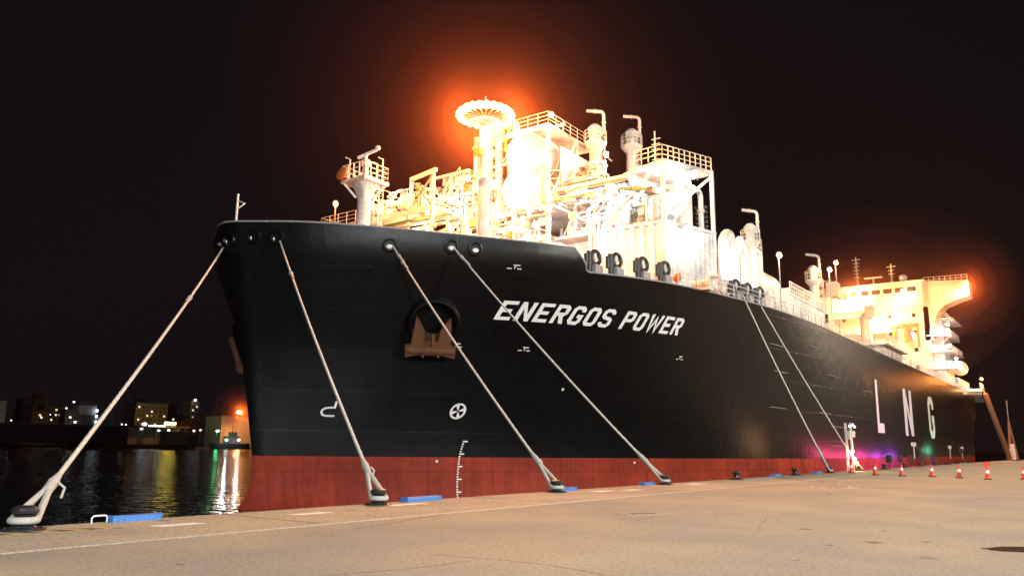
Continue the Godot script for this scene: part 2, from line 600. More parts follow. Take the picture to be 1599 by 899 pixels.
func quay() -> void:
	var g := G.new()
	g.box(Vector3(150, -2.0, 51.45), Vector3(700, 4.0, 137.1))
	var q := structure("quay", g, M["concrete"])
	g = G.new()   # coping strip along the edge, a sheet 4 mm proud
	g.box(Vector3(150, 0.002, QUAY_EDGE + 1.72), Vector3(700, 0.004, 3.44))
	structure("coping", g, M["coping"], q)
	var r := RandomNumberGenerator.new()
	r.seed = 7
	g = G.new()   # the painted line, with worn edges
	var x := -40.0
	while x < 300.0:
		var w := r.randf_range(0.6, 2.2)
		var a := 0.085 + r.randf_range(-0.012, 0.012)
		g.box(Vector3(x + w * 0.5, 0.006, -13.4), Vector3(w - (0.0 if r.randf() < 0.85 else 0.06), 0.004, a * 2.0))
		x += w
	structure("white_line", g, M["line_paint"], q)
	for s in [[9.25, 10.25, -15.5, 0.32], [12.9, 13.9, -15.7, 0.3], [16.5, 17.9, -16.15, 0.34], [27.1, 28.3, -15.8, 0.5], [28.9, 30.1, -15.45, 0.45], [36.0, 37.6, -15.9, 0.5], [46.2, 49.5, -16.3, 0.3]]:
		g = G.new()
		var sk := Basis(Vector3(1, 0, 0), Vector3(0, 1, 0), Vector3(0.35, 0, 1))
		g.box(Vector3((s[0] + s[1]) * 0.5, 0.0065, s[2]), Vector3(s[1] - s[0], 0.005, s[3]), sk)
		structure("painted_mark", g, M["white_paint"], q)
	for k in 13:   # pale scraps of old paint on the yard
		g = G.new()
		var c := Vector3(r.randf_range(24, 58), 0.004, r.randf_range(-12.0, -8.5))
		g.box(c, Vector3(r.randf_range(0.3, 1.8), 0.004, r.randf_range(0.05, 0.16)), Basis(Vector3.UP, r.randf_range(-0.2, 0.2)))
		structure("paint_scrap", g, M["line_paint"], q)
	# yellow and black hazard stripes round the first bollards
	for b in [7.24, 16.5]:
		for k in 9:
			g = G.new()
			var sk := Basis(Vector3(1, 0, 0), Vector3(0, 1, 0), Vector3(0.9, 0, 1))
			g.box(Vector3(b - 0.9 + 0.26 * k, 0.0062, -16.15 + 0.03 * k), Vector3(0.24 - (0.1 if b > 10 else 0.0), 0.004, 0.24), sk)
			structure("hazard_stripe", g, M["yellow_paint" if k % 2 == 0 else "black_paint"], q)
	# joints between the cast slabs: shallow dark grooves filled with mastic
	for k in 12:
		g = G.new()
		g.box(Vector3(2.6 + 9.25 * k, 0.0055, QUAY_EDGE + 1.72), Vector3(0.03, 0.004, 3.44))
		structure("slab_joint", g, M["rubber"], q)
	# drain in the yard
	var d := thing("drain_cover", Vector3(19.05, 0, -9.7), "small dark drain grating set in the yard inside the white line", "drain", "", -0.45)
	g = G.new()
	g.box(Vector3(0, 0.006, 0), Vector3(1.3, 0.012, 0.5))
	part(d, "frame", g, M["coping"])
	g = G.new()
	for k in 9: g.box(Vector3(-0.36 + 0.09 * k, 0.014, 0), Vector3(0.05, 0.01, 0.24))
	part(d, "grating", g, M["steel_dark"])
	# dark brown patch at the edge of the picture
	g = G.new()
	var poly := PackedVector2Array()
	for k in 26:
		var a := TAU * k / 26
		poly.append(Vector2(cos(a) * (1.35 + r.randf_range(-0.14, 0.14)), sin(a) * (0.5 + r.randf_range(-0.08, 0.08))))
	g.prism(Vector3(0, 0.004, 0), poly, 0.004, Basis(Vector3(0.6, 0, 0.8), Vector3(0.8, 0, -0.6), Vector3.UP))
	var o := thing("dark_patch", Vector3(17.35, 0.0, -0.72), "dark brown patch on the concrete in the lower corner", "brown_patch")
	part(o, "patch_sheet", g, M["brown_patch"])


func harbour_water() -> void:
	var g := G.new()
	g.quad(Vector3(-900, WATER, QUAY_EDGE + 2), Vector3(1500, WATER, QUAY_EDGE + 2), Vector3(1500, WATER, -1100), Vector3(-900, WATER, -1100), Vector3.UP)
	structure("water", g, M["water"])


# ------------------------------------------------------------------ hull form
const DECK_PLAN := [[0.0, 0.0], [0.15, 0.65], [0.6, 1.5], [2.2, 4.3], [4.2, 6.75], [7.0, 9.6], [10.0, 12.4], [13.5, 15.4], [17.4, 17.8], [21.5, 19.6], [26.6, 20.9], [31.0, 21.7], [35.0, 22.3], [42.0, 22.8], [50.0, 23.0], [60.0, 23.0], [400.0, 23.0]]
const WATER_PLAN := [[0.0, 0.0], [0.2, 0.25], [0.8, 0.8], [2.0, 1.8], [5.0, 4.4], [10.0, 7.8], [15.0, 10.8], [20.0, 13.6], [30.0, 18.0], [40.0, 20.9], [50.0, 22.4], [60.0, 22.9], [70.0, 23.0], [80.0, 23.0], [400.0, 23.0]]
const STEM := [[-4.0, 29.9], [-2.6, 30.9], [-1.4, 31.65], [0.6, 31.85], [2.1, 31.6], [5.3, 31.0], [7.7, 30.5], [10.4, 29.7], [13.0, 29.0], [15.2, 28.5], [16.0, 28.3]]
const SHIP_END := 200.0
const DECK := 13.0

func curve(t: Array, x: float) -> float:   # a smooth curve through the table
	var m := t.size()
	if x <= t[0][0]: return t[0][1]
	for i in m - 1:
		if x <= t[i + 1][0]:
			var h: float = t[i + 1][0] - t[i][0]
			var d: float = (t[i + 1][1] - t[i][1]) / h
			var d0: float = d if i == 0 else 0.5 * (d + (t[i][1] - t[i - 1][1]) / (t[i][0] - t[i - 1][0]))
			var d1: float = d if i >= m - 2 else 0.5 * (d + (t[i + 2][1] - t[i + 1][1]) / (t[i + 2][0] - t[i + 1][0]))
			if absf(d) < 1e-6:
				d0 = 0.0; d1 = 0.0
			else:
				d0 = clampf(d0 / d, 0.0, 3.0) * d
				d1 = clampf(d1 / d, 0.0, 3.0) * d
			var u: float = (x - t[i][0]) / h
			return t[i][1] * (1 + 2 * u) * (1 - u) * (1 - u) + d0 * h * u * (1 - u) * (1 - u) + t[i + 1][1] * u * u * (3 - 2 * u) + d1 * h * u * u * (u - 1)
	return t[m - 1][1]

func half_s(s: float, y: float, x: float) -> float:
	var t := pow(clampf((y - 0.9) / 12.1, 0.0, 1.04), 1.5)
	var b := lerpf(curve(WATER_PLAN, s), curve(DECK_PLAN, s), t)
	if x > SHIP_END - 22.0:   # the run aft narrows a little, more so low down
		var u := (x - SHIP_END + 22.0) / 22.0
		b -= u * u * (1.2 + 5.0 * (1.0 - clampf(y / 9.0, 0.0, 1.0)))
	return b

func half(x: float, y: float) -> float:
	return half_s(maxf(0.0, x - curve(STEM, y)), y, x)

func on_hull(x: float, y: float, off := 0.0) -> Vector3:   # a point of the port side, moved out along the normal
	var p := Vector3(x, y, ZC + half(x, y))
	return p + hull_normal(x, y) * off

func hull_normal(x: float, y: float) -> Vector3:
	var e := 0.05
	var dx := (half(x + e, y) - half(x - e, y)) / (2 * e)
	var dy := (half(x, y + e) - half(x, y - e)) / (2 * e)
	return Vector3(-dx, -dy, 1.0).normalized()

func top_of(s: float) -> float:   # height of the upper edge of the shell
	if s < 14.8: return lerpf(15.2, 14.4, s / 14.8)
	if s < 15.6: return lerpf(14.4, DECK, (s - 14.8) / 0.8)
	return DECK

func shell(y_of: Callable, rows: int, side: float) -> ArrayMesh:
	var ss := [0.0, 0.02, 0.06, 0.12, 0.2, 0.3, 0.45]
	var s := 0.6
	while s < 30.0:
		ss.append(s); s += 0.4
	for c in [14.78, 14.8, 15.58, 15.6]: ss.append(c)
	ss.sort()
	while s < 75.0:
		ss.append(s); s += 1.2
	while s < 168.0:
		ss.append(s); s += 4.0
	ss.append(171.0)
	var st := SurfaceTool.new()
	st.begin(Mesh.PRIMITIVE_TRIANGLES)
	var w: int = ss.size()
	for r in rows + 1:
		for i in w:
			var y: float = y_of.call(ss[i], float(r) / rows)
			var x0 := curve(STEM, y)
			var x: float = minf(x0 + ss[i], SHIP_END) if i < w - 1 else SHIP_END
			st.add_vertex(Vector3(x, y, ZC + side * half_s(ss[i], y, x)))
	for r in rows:
		for i in w - 1:
			var a := r * w + i
			var q := [a, a + 1, a + w + 1, a, a + w + 1, a + w] if side < 0 else [a, a + w + 1, a + 1, a, a + w, a + w + 1]
			for k in q: st.add_index(k)
	st.generate_normals()
	return st.commit()

func mesh_part(parent: Node3D, called: String, m: Mesh, mt: Material) -> MeshInstance3D:   # a mesh in world axes under an unturned thing
	var o := MeshInstance3D.new()
	o.name = called
	o.mesh = m
	o.material_override = mt
	o.position = -parent.position
	parent.add_child(o, true)
	return o


# ------------------------------------------------------------------ lettering on the shell
const E_ := [[[0.6, 0.915], [0.085, 0.915], [0.085, 0.085], [0.6, 0.085]], [[0.17, 0.5], [0.5, 0.5]]]
const R_BOWL := [[0.085, 0.0], [0.085, 0.915], [0.43, 0.915], [0.515, 0.83], [0.515, 0.58], [0.43, 0.495], [0.17, 0.495]]
const O_ := [[[0.17, 0.915], [0.43, 0.915], [0.515, 0.8], [0.515, 0.2], [0.43, 0.085], [0.17, 0.085], [0.085, 0.2], [0.085, 0.8], [0.17, 0.915]]]
const GLYPHS := {
	"E": E_,
	"N": [[[0.085, 0.0], [0.085, 1.0]], [[0.515, 0.0], [0.515, 1.0]], "q", [0.17, 1.0], [0.17, 0.66], [0.43, 0.0], [0.43, 0.34]],
	"R": [R_BOWL, "q", [0.25, 0.41], [0.44, 0.41], [0.6, 0.0], [0.41, 0.0]],
	"G": [[[0.515, 0.7], [0.515, 0.81], [0.43, 0.915], [0.17, 0.915], [0.085, 0.8], [0.085, 0.2], [0.17, 0.085], [0.43, 0.085], [0.515, 0.2], [0.515, 0.46], [0.32, 0.46]]],
	"O": O_,
	"S": [[[0.515, 0.73], [0.515, 0.82], [0.43, 0.915], [0.17, 0.915], [0.085, 0.82], [0.085, 0.61], [0.17, 0.525], [0.43, 0.475], [0.515, 0.39], [0.515, 0.18], [0.43, 0.085], [0.17, 0.085], [0.085, 0.18], [0.085, 0.27]]],
	"P": [R_BOWL],
	"W": [[[0.07, 1.0], [0.21, 0.08], [0.4, 0.78], [0.59, 0.08], [0.73, 1.0]]],
	"L": [[[0.085, 1.0], [0.085, 0.1], [0.6, 0.1]]],
}

func ribbon(g: G, pts: Array, hw: float, place: Callable, closed := false) -> void:   # a flat stroke of even width, mitred, bent onto the shell
	var p := PackedVector2Array()
	for q in pts: p.append(Vector2(q[0], q[1]))
	var m := p.size()
	var lefts := PackedVector2Array()
	var rights := PackedVector2Array()
	for i in m:
		var a := p[i] - p[i - 1] if i > 0 else (p[m - 1] - p[m - 2] if closed else p[1] - p[0])
		var b := p[i + 1] - p[i] if i < m - 1 else (p[1] - p[0] if closed else p[m - 1] - p[m - 2])
		var na := Vector2(-a.y, a.x).normalized()
		var nb := Vector2(-b.y, b.x).normalized()
		var mid := (na + nb).normalized()
		var l := hw / maxf(0.5, mid.dot(na))
		lefts.append(p[i] + mid * l); rights.append(p[i] - mid * l)
	for i in m - 1:
		var k := maxi(2, int(p[i].distance_to(p[i + 1]) / 0.12))
		for j in k:
			var t0 := float(j) / k
			var t1 := float(j + 1) / k
			patch(g, lefts[i].lerp(lefts[i + 1], t0), rights[i].lerp(rights[i + 1], t0), rights[i].lerp(rights[i + 1], t1), lefts[i].lerp(lefts[i + 1], t1), place)

func patch(g: G, a: Vector2, b: Vector2, c: Vector2, d: Vector2, place: Callable) -> void:   # a curved tile 12 mm thick with welded edges
	var q := [a, b, c, d]
	var hi := []
	var lo := []
	for p in q:
		hi.append(place.call(p, 0.018)); lo.append(place.call(p, 0.0))
	var nn: Vector3 = (hi[0] - lo[0]).normalized()
	g.quad(hi[0], hi[1], hi[2], hi[3], nn)
	var mid: Vector3 = (hi[0] + hi[1] + hi[2] + hi[3]) * 0.25
	for i in [0, 2]:   # outer edges only, along the stroke
		var j: int = [3, 0, 1, 2][i] if i == 0 else 1
		g.flat(hi[i], hi[j], lo[j], mid - nn)
		g.flat(hi[i], lo[j], lo[i], mid - nn)

func letter(ch: String, x0: float, y0: float, sx: float, sy: float, hw := 0.085) -> void:
	var g := G.new()
	var place := func(p: Vector2, off: float) -> Vector3: return on_hull(x0 + p.x * sx, y0 + p.y * sy, off)
	var gl: Array = GLYPHS[ch]
	var i := 0
	while i < gl.size():
		if gl[i] is String:
			var q := []
			for k in 4: q.append(Vector2(gl[i + 1 + k][0], gl[i + 1 + k][1]))
			for k in 6:
				var t0 := k / 6.0
				var t1 := (k + 1) / 6.0
				patch(g, q[0].lerp(q[3], t0) if ch == "R" else q[0].lerp(q[3], t0), q[1].lerp(q[2], t0), q[1].lerp(q[2], t1), q[0].lerp(q[3], t1), place)
			i += 5
		else:
			ribbon(g, gl[i], hw, place, ch == "O")
			i += 1
	wpart(ship, "letter", g, M["hull_mark"])

func hull_lettering() -> void:
	var x := 41.15
	var k := 1.385
	for ch in "ENERGOS POWER":
		if ch == " ":
			x += 0.42 * k
			continue
		letter(ch, x, 9.8, k, 1.16)
		x += ((0.8 if ch == "W" else 0.6) + 0.155) * k
	letter("L", 97.8, 3.6, 5.4, 6.0, 0.09)
	letter("N", 113.6, 3.6, 9.0, 6.0, 0.09)
	letter("G", 131.6, 3.6, 7.6, 6.0, 0.09)

func hull_marks() -> void:
	# bow thruster mark: ring and crossed blades
	var c := Vector2(41.56, 3.92)
	var place := func(p: Vector2, off: float) -> Vector3: return on_hull(c.x + p.x, c.y + p.y, off)
	var g := G.new()
	var ring := []
	for i in 33: ring.append([cos(TAU * i / 32) * 0.4, sin(TAU * i / 32) * 0.46])
	ribbon(g, ring, 0.055, place, true)
	for i in 4:
		var a := TAU * i / 4 + 0.3
		for s in 4:
			var r0 := 0.05 + s * 0.075
			var r1 := r0 + 0.075
			patch(g, Vector2(cos(a - 0.28) * r0, sin(a - 0.28) * r0 * 1.15), Vector2(cos(a + 0.28) * r0, sin(a + 0.28) * r0 * 1.15), Vector2(cos(a + 0.28) * r1, sin(a + 0.28) * r1 * 1.15), Vector2(cos(a - 0.28) * r1, sin(a - 0.28) * r1 * 1.15), place)
	wpart(ship, "thruster_mark", g, M["hull_mark"])
	# bulb mark: a hook open towards the stern
	g = G.new()
	var c2 := Vector2(34.85, 3.85)
	var place2 := func(p: Vector2, off: float) -> Vector3: return on_hull(c2.x + p.x, c2.y + p.y, off)
	ribbon(g, [[0.3, -0.42], [-0.1, -0.42], [-0.26, -0.36], [-0.34, -0.2], [-0.32, -0.04], [-0.2, 0.06], [0.0, 0.1], [0.22, 0.1], [0.22, 0.5]], 0.05, place2)
	wpart(ship, "bulb_mark", g, M["hull_mark"])
	# draught marks down the bow
	for i in 24:
		g = G.new()
		var y := 1.95 - i * 0.165
		var xx := 42.42 - i * 0.011
		var pl := func(p: Vector2, off: float) -> Vector3: return on_hull(xx + p.x, y + p.y, off)
		var w := 0.24 if i % 5 == 0 else 0.05
		patch(g, Vector2(-0.05, 0.04), Vector2(-0.05, -0.05), Vector2(w, -0.05), Vector2(w, 0.04), pl)
		wpart(ship, "draught_mark", g, M["hull_mark"])
	# small tug marks and weld pads
	for s in [[40.63, 12.91], [39.97, 8.06], [43.82, 8.04], [55.65, 8.24]]:
		g = G.new()
		var pl := func(p: Vector2, off: float) -> Vector3: return on_hull(s[0] + p.x, s[1] + p.y, off)
		patch(g, Vector2(-0.35, -0.03), Vector2(-0.35, -0.08), Vector2(-0.12, -0.08), Vector2(-0.12, -0.03), pl)
		patch(g, Vector2(0.15, -0.03), Vector2(0.15, -0.08), Vector2(0.36, -0.08), Vector2(0.36, -0.03), pl)
		patch(g, Vector2(-0.14, 0.17), Vector2(-0.14, 0.12), Vector2(0.2, 0.12), Vector2(0.2, 0.17), pl)
		patch(g, Vector2(-0.02, 0.1), Vector2(-0.02, -0.06), Vector2(0.03, -0.06), Vector2(0.03, 0.1), pl)
		wpart(ship, "tug_mark", g, M["hull_mark"])
	for s in [[41.04, 0.63], [54.53, 0.59], [47.5, 5.6]]:
		g = G.new()
		var pl := func(p: Vector2, off: float) -> Vector3: return on_hull(s[0] + p.x, s[1] + p.y, off)
		patch(g, Vector2(-0.07, 0.07), Vector2(-0.07, -0.07), Vector2(0.07, -0.07), Vector2(0.07, 0.07), pl)
		wpart(ship, "pad_mark", g, M["hull_mark"])
	# welded foot rails along the side
	for s in [[66.0, 10.3, 2.6], [67.8, 8.2, 2.4], [68.2, 5.2, 2.6], [79.4, 8.7, 4.0], [77.5, 5.1, 3.0], [80.5, 3.9, 3.6], [80.5, 2.1, 3.0], [74.0, 10.9, 3.0], [92.0, 8.0, 4.0], [120.0, 2.0, 4.0]]:
		g = G.new()
		g.tube(PackedVector3Array([on_hull(s[0], s[1], 0.03), on_hull(s[0] + s[2] * 0.5, s[1] - 0.03, 0.07), on_hull(s[0] + s[2], s[1] - 0.06, 0.03)]), 0.035, 6)
		wpart(ship, "foot_rail", g, M["steel_grey"])
	# T-shaped loading marks aft
	for s in [[118.0, 1.9], [149.0, 1.7], [163.0, 1.6]]:
		g = G.new()
		var pl := func(p: Vector2, off: float) -> Vector3: return on_hull(s[0] + p.x, s[1] + p.y, off)
		patch(g, Vector2(-1.8, 0.9), Vector2(-1.8, 0.4), Vector2(1.8, 0.4), Vector2(1.8, 0.9), pl)
		patch(g, Vector2(-0.4, 0.39), Vector2(-0.4, -1.2), Vector2(0.4, -1.2), Vector2(0.4, 0.39), pl)
		wpart(ship, "tug_mark", g, M["hull_mark"])


func frame_at(x: float, y: float) -> Basis:   # right, up and out on the shell
	var n := hull_normal(x, y)
	var r := Vector3.UP.cross(n).normalized()
	return Basis(r, n.cross(r).normalized(), n)

func torus(g: G, c: Vector3, b: Basis, rx: float, ry: float, thick: float) -> void:
	var p := PackedVector3Array()
	for i in 24: p.append(c + b * Vector3(cos(TAU * i / 24) * rx, sin(TAU * i / 24) * ry, 0))
	g.tube(p, thick, 8, true)

func fairlead(x: float, y: float, side := 1.0, lit := false) -> void:
	var b := frame_at(x, y)
	var c := on_hull(x, y, 0.02)
	if side < 0:
		c.z = 2 * ZC - c.z
		b = Basis(b.x * Vector3(-1, 1, 1) * -1.0, b.y * Vector3(1, 1, -1), b.z * Vector3(1, 1, -1))
	var n := node(ship, "fairlead", c)
	var g := G.new()
	var axes := Basis(b.x, b.z, -b.y)   # the lathe's height runs out of the shell
	g.lathe(c, [[0.48, -0.25], [0.46, 0.12], [0.43, 0.18], [0.38, 0.19], [0.33, 0.12], [0.3, 0.03], [0.0, 0.02]], 24, axes)
	wpart(n, "bell_mouth", g, M["hull_black"])
	g = G.new()
	g.ball(c + b.x * (0.0 if lit else -0.24) + b.z * 0.08 - b.y * 0.1, Vector3(0.22, 0.15, 0.1) if lit else Vector3(0.07, 0.13, 0.06), 10, 8, b)
	wpart(n, "roller", g, M["hull_mark" if lit else "pipe_silver"])  # where lit, a white ball stands in for light through the opening

func anchor(x: float, y: float, side: float) -> void:
	var b := frame_at(x, y)
	var c := on_hull(x, y)
	if side < 0:
		c.z = 2 * ZC - c.z
		b = Basis(b.x * Vector3(-1, 1, 1), b.y * Vector3(1, 1, -1), b.z * Vector3(1, 1, -1))
	var n := node(ship, "anchor", c)
	var g := G.new()
	g.lathe(c + b * Vector3(0.15, 0.75, 0), [[1.95, -0.5], [1.72, 0.3], [1.62, 0.42], [1.5, 0.44], [1.4, 0.36], [1.15, 0.12], [0.7, -0.02], [0.0, -0.06]], 40, Basis(b.x, b.z, -b.y))
	wpart(n, "bolster", g, M["hull_black"])
	g = G.new()
	var outline := PackedVector2Array([Vector2(-1.6, -1.35), Vector2(-1.65, -0.6), Vector2(-1.3, -0.5), Vector2(-1.1, 1.4), Vector2(-0.78, 0.95), Vector2(-0.5, 0.45), Vector2(-0.42, -0.25), Vector2(0.42, -0.25), Vector2(0.5, 0.45), Vector2(0.78, 0.95), Vector2(1.1, 1.4), Vector2(1.3, -0.5), Vector2(1.65, -0.6), Vector2(1.6, -1.35), Vector2(0.85, -1.18), Vector2(-0.85, -1.18)])
	g.prism(c + b.z * 0.75, outline, 0.34, b, 0.03)
	wpart(n, "fluke", g, M["rust"])
	g = G.new()
	g.cyl(c + b * Vector3(-1.5, -0.92, 0.72), c + b * Vector3(1.5, -0.92, 0.72), 0.3, 0.3, 14)
	wpart(n, "crown", g, M["rust"])
	g = G.new()
	g.bar(c + b * Vector3(0, -0.5, 0.86), c + b * Vector3(0, 0.2, 0.7), 0.34, 0.26)
	wpart(n, "shank", g, M["rust"])
	for s in [-0.45, 0.55]:
		g = G.new()
		g.cyl(c + b * Vector3(s, -1.2, 0.75), c + b * Vector3(s, -1.36, 0.75), 0.07, 0.05, 8)
		wpart(n, "lug", g, M["steel_grey"])


func build_ship() -> void:
	ship = thing("gas_carrier", Vector3(31.8, WATER, ZC), "huge black and red gas tanker with floodlit white deck, moored along the quay", "ship")
	var top := func(s: float, v: float) -> float: return lerpf(0.9, top_of(s), v)
	var low := func(_s: float, v: float) -> float: return lerpf(-4.0, 0.9, v)
	mesh_part(ship, "hull", shell(top, 26, 1.0), M["hull_black"])
	mesh_part(ship, "hull", shell(top, 26, -1.0), M["hull_black"])
	mesh_part(ship, "boot_topping", shell(low, 8, 1.0), M["hull_red"])
	mesh_part(ship, "boot_topping", shell(low, 8, -1.0), M["hull_red"])
	var g: G
	g = G.new()   # transom
	for r in 14:
		var y0 := lerpf(-4.0, DECK, r / 14.0)
		var y1 := lerpf(-4.0, DECK, (r + 1) / 14.0)
		var b0 := half_s(171.0, y0, SHIP_END)
		var b1 := half_s(171.0, y1, SHIP_END)
		g.quad(Vector3(SHIP_END, y0, ZC - b0), Vector3(SHIP_END, y0, ZC + b0), Vector3(SHIP_END, y1, ZC + b1), Vector3(SHIP_END, y1, ZC - b1), Vector3.RIGHT)
	wpart(ship, "transom", g, M["hull_black"])
	g = G.new()   # main deck
	var s := 0.3
	while s < 170.0:
		var step := 0.5 if s < 30.0 else 4.0
		var e := minf(s + step, 170.5)
		var y := DECK - 0.04
		var xa := 29.0 + s
		var xb := 29.0 + e
		var ba := half(xa, y) - 0.03
		var bb := half(xb, y) - 0.03
		g.quad(Vector3(xa, y, ZC - ba), Vector3(xb, y, ZC - bb), Vector3(xb, y, ZC + bb), Vector3(xa, y, ZC + ba), Vector3.UP)
		s = e
	wpart(ship, "deck", g, M["deck_paint"])
	for side in [1.0, -1.0]:   # inner face and cap of the bulwark, gunwale bar aft
		g = G.new()
		var cap := PackedVector3Array()
		var cs := 0.0
		while cs < 171.0:
			var yt := top_of(cs)
			var xt := curve(STEM, yt) + cs
			cap.append(Vector3(minf(xt, SHIP_END), yt + 0.02, ZC + side * (half_s(cs, yt, xt) - 0.02)))
			cs += 0.15 if cs < 1.5 else (0.2 if cs > 14.0 and cs < 16.0 else (0.5 if cs < 30.0 else 3.0))
		g.tube(cap, 0.07, 6)
		wpart(ship, "gunwale", g, M["steel_grey"])
		g = G.new()
		for i in cap.size() - 1:
			if cap[i].x > 43.4: break
			var ends := []
			for c in [cap[i], cap[i + 1]]:
				var xx: float = maxf(c.x + 0.25, 29.3)
				ends.append(Vector3(xx, DECK, ZC + side * maxf(0.0, half(xx, DECK) - 0.3)))
				ends.append(Vector3(xx, c.y - 0.1, ZC + side * maxf(0.0, half(xx, c.y - 0.1) - 0.3)))
			g.quad(ends[0], ends[2], ends[3], ends[1], Vector3(0.3, 0, -side).normalized())
		wpart(ship, "bulwark_lining", g, M["ship_white"])
	hull_lettering()
	hull_marks()
	for f in [[28.82, 14.1], [29.5, 14.25], [30.22, 14.15], [34.54, 13.83], [37.27, 13.94], [38.39, 13.88]]: fairlead(f[0], f[1], 1.0, f[0] > 33.0)
	fairlead(29.15, 14.05, -1.0)
	anchor(38.35, 8.75, 1.0)
	anchor(35.2, 7.9, -1.0)
	jackstaff()
	fore_mast()
	lamp_mast()
	breakwater()
	regas_module()
	deck_rollers()
	midship()
	bridge_house()
	accommodation_ladder()
	deck_lights()


# ------------------------------------------------------------------ ship's outfit
func rail(g: G, pts: PackedVector3Array, high := 1.1, every := 1.5, bars := 3, r := 0.03) -> void:
	for i in pts.size() - 1:
		var a := pts[i]
		var b := pts[i + 1]
		for k in bars:
			var h := high * (k + 1) / bars
			g.cyl(a + Vector3(0, h, 0), b + Vector3(0, h, 0), r, r, 5, false)
		var m := maxi(1, int(round(a.distance_to(b) / every)))
		for j in m + 1:
			var p := a.lerp(b, float(j) / m)
			g.cyl(p, p + Vector3(0, high, 0), r * 1.2, r * 1.2, 5, false)

func ladder(g: G, foot: Vector3, high: float, across: Vector3, cage := false, out := Vector3.ZERO) -> void:
	for s in [-0.25, 0.25]: g.cyl(foot + across * s, foot + across * s + Vector3(0, high, 0), 0.035, 0.035, 5)
	var y := 0.3
	while y < high:
		g.cyl(foot + across * -0.25 + Vector3(0, y, 0), foot + across * 0.25 + Vector3(0, y, 0), 0.02, 0.02, 4)
		y += 0.35
	if cage:
		y = 2.2
		while y < high:
			var p := PackedVector3Array()
			for i in 9:
				var a := PI * i / 8
				p.append(foot + Vector3(0, y, 0) + across * cos(a) * 0.36 + out * sin(a) * 0.7)
			g.tube(p, 0.025, 4)
			y += 0.8
		for i in [2, 4, 6]:
			var a: float = PI * i / 8.0
			var q: Vector3 = foot + across * cos(a) * 0.36 + out * sin(a) * 0.7
			g.cyl(q + Vector3(0, 2.2, 0), q + Vector3(0, high, 0), 0.02, 0.02, 4)

func wbox(parent: Node3D, called: String, x0: float, x1: float, y0: float, y1: float, z0: float, z1: float, m: String) -> MeshInstance3D:
	var g := G.new()
	g.box(Vector3(x0 + x1, y0 + y1, z0 + z1) * 0.5, Vector3(absf(x1 - x0), absf(y1 - y0), absf(z1 - z0)))
	return wpart(parent, called, g, M[m])

func jackstaff() -> void:
	var n := node(ship, "jackstaff", Vector3(29.35, 14.6, -43.2))
	var g := G.new()
	g.cyl(Vector3(29.35, DECK, -43.2), Vector3(29.35, 17.3, -43.2), 0.08, 0.07, 8)
	wpart(n, "staff", g, M["ship_white"])
	g = G.new()
	var b := Vector3(0.25, 0, 0.97).normalized()
	var o := Vector3(29.35, 0, -43.2)
	g.tube(PackedVector3Array([o + Vector3(0, 16.85, 0), o + b * 0.6 + Vector3(0, 16.62, 0), o + Vector3(0, 16.3, 0)]), 0.05, 6)
	wpart(n, "light_bracket", g, M["ship_white"])

func fore_mast() -> void:
	var o := Vector3(40.2, DECK, ZC)
	var n := node(ship, "fore_mast", o)
	var g := G.new()
	g.cyl(o, o + Vector3(0, 7.6, 0), 0.55, 0.5, 20)
	g.cyl(o + Vector3(0, 6.9, 0), o + Vector3(0, 7.95, 0), 0.5, 1.0, 20)
	wpart(n, "post", g, M["ship_white"])
	g = G.new()
	g.box(o + Vector3(0, 8.05, 0), Vector3(2.5, 0.24, 2.6))
	for s in [[-1.1, -1.1], [1.1, -1.1], [-1.1, 1.1], [1.1, 1.1]]: g.bar(o + Vector3(s[0] * 0.4, 6.9, s[1] * 0.4), o + Vector3(s[0], 7.95, s[1]), 0.12, 0.16)
	wpart(n, "platform", g, M["ship_white"])
	g = G.new()
	var y := o + Vector3(0, 8.16, 0)
	rail(g, PackedVector3Array([y + Vector3(-1.2, 0, -1.2), y + Vector3(-1.2, 0, 1.2), y + Vector3(1.2, 0, 1.2), y + Vector3(1.2, 0, -1.2), y + Vector3(-1.2, 0, -1.2)]), 1.15, 0.6, 3, 0.035)
	wpart(n, "railing", g, M["ship_white"])
	g = G.new()
	g.cyl(y, y + Vector3(0, 1.6, 0), 0.28, 0.2, 12)
	g.ball(y + Vector3(0, 1.5, 0), Vector3(0.42, 0.35, 0.42), 12, 8)
	wpart(n, "lamp_pedestal", g, M["ship_white"])
	g = G.new()
	g.bar(y + Vector3(-0.2, 2.0, -0.7), y + Vector3(0.3, 2.5, 0.8), 0.16, 0.2)
	g.cyl(y + Vector3(0, 1.5, 0), y + Vector3(0, 2.2, 0), 0.1, 0.1, 8)
	wpart(n, "radar_scanner", g, M["ship_white"])
	g = G.new()
	g.ball(y + Vector3(0.3, 2.62, 0.9), Vector3.ONE * 0.2, 10, 8)
	wpart(n, "radar_head", g, M["ship_white"])
	g = G.new()
	g.lathe(y + Vector3(-1.3, 0.35, -0.9), [[0.0, 0.0], [0.35, 0.05], [0.55, 0.2], [0.55, 0.3], [0.3, 0.4], [0.0, 0.42]], 18, Basis(Vector3(0, 0, 1), deg_to_rad(75)))
	wpart(n, "orange_horn", g, M["orange_paint"])
	for s in [[-0.9, 0.9, 1.5], [0.9, 0.9, 1.9], [1.0, 0.2, 1.7], [-0.7, -1.0, 1.8]]:
		g = G.new()
		g.tube(PackedVector3Array([y + Vector3(s[0], 0, s[1]), y + Vector3(s[0], s[2], s[1]), y + Vector3(s[0] - 0.2, s[2] + 0.15, s[1] - 0.3)]), 0.06, 6)
		wpart(n, "stanchion_lamp", g, M["ship_white"])
	g = G.new()
	ladder(g, o + Vector3(0.3, 0, 1.0), 8.2, Vector3(1, 0, 0), true, Vector3(0, 0, 0.9))
	wpart(n, "ladder", g, M["ship_white"])

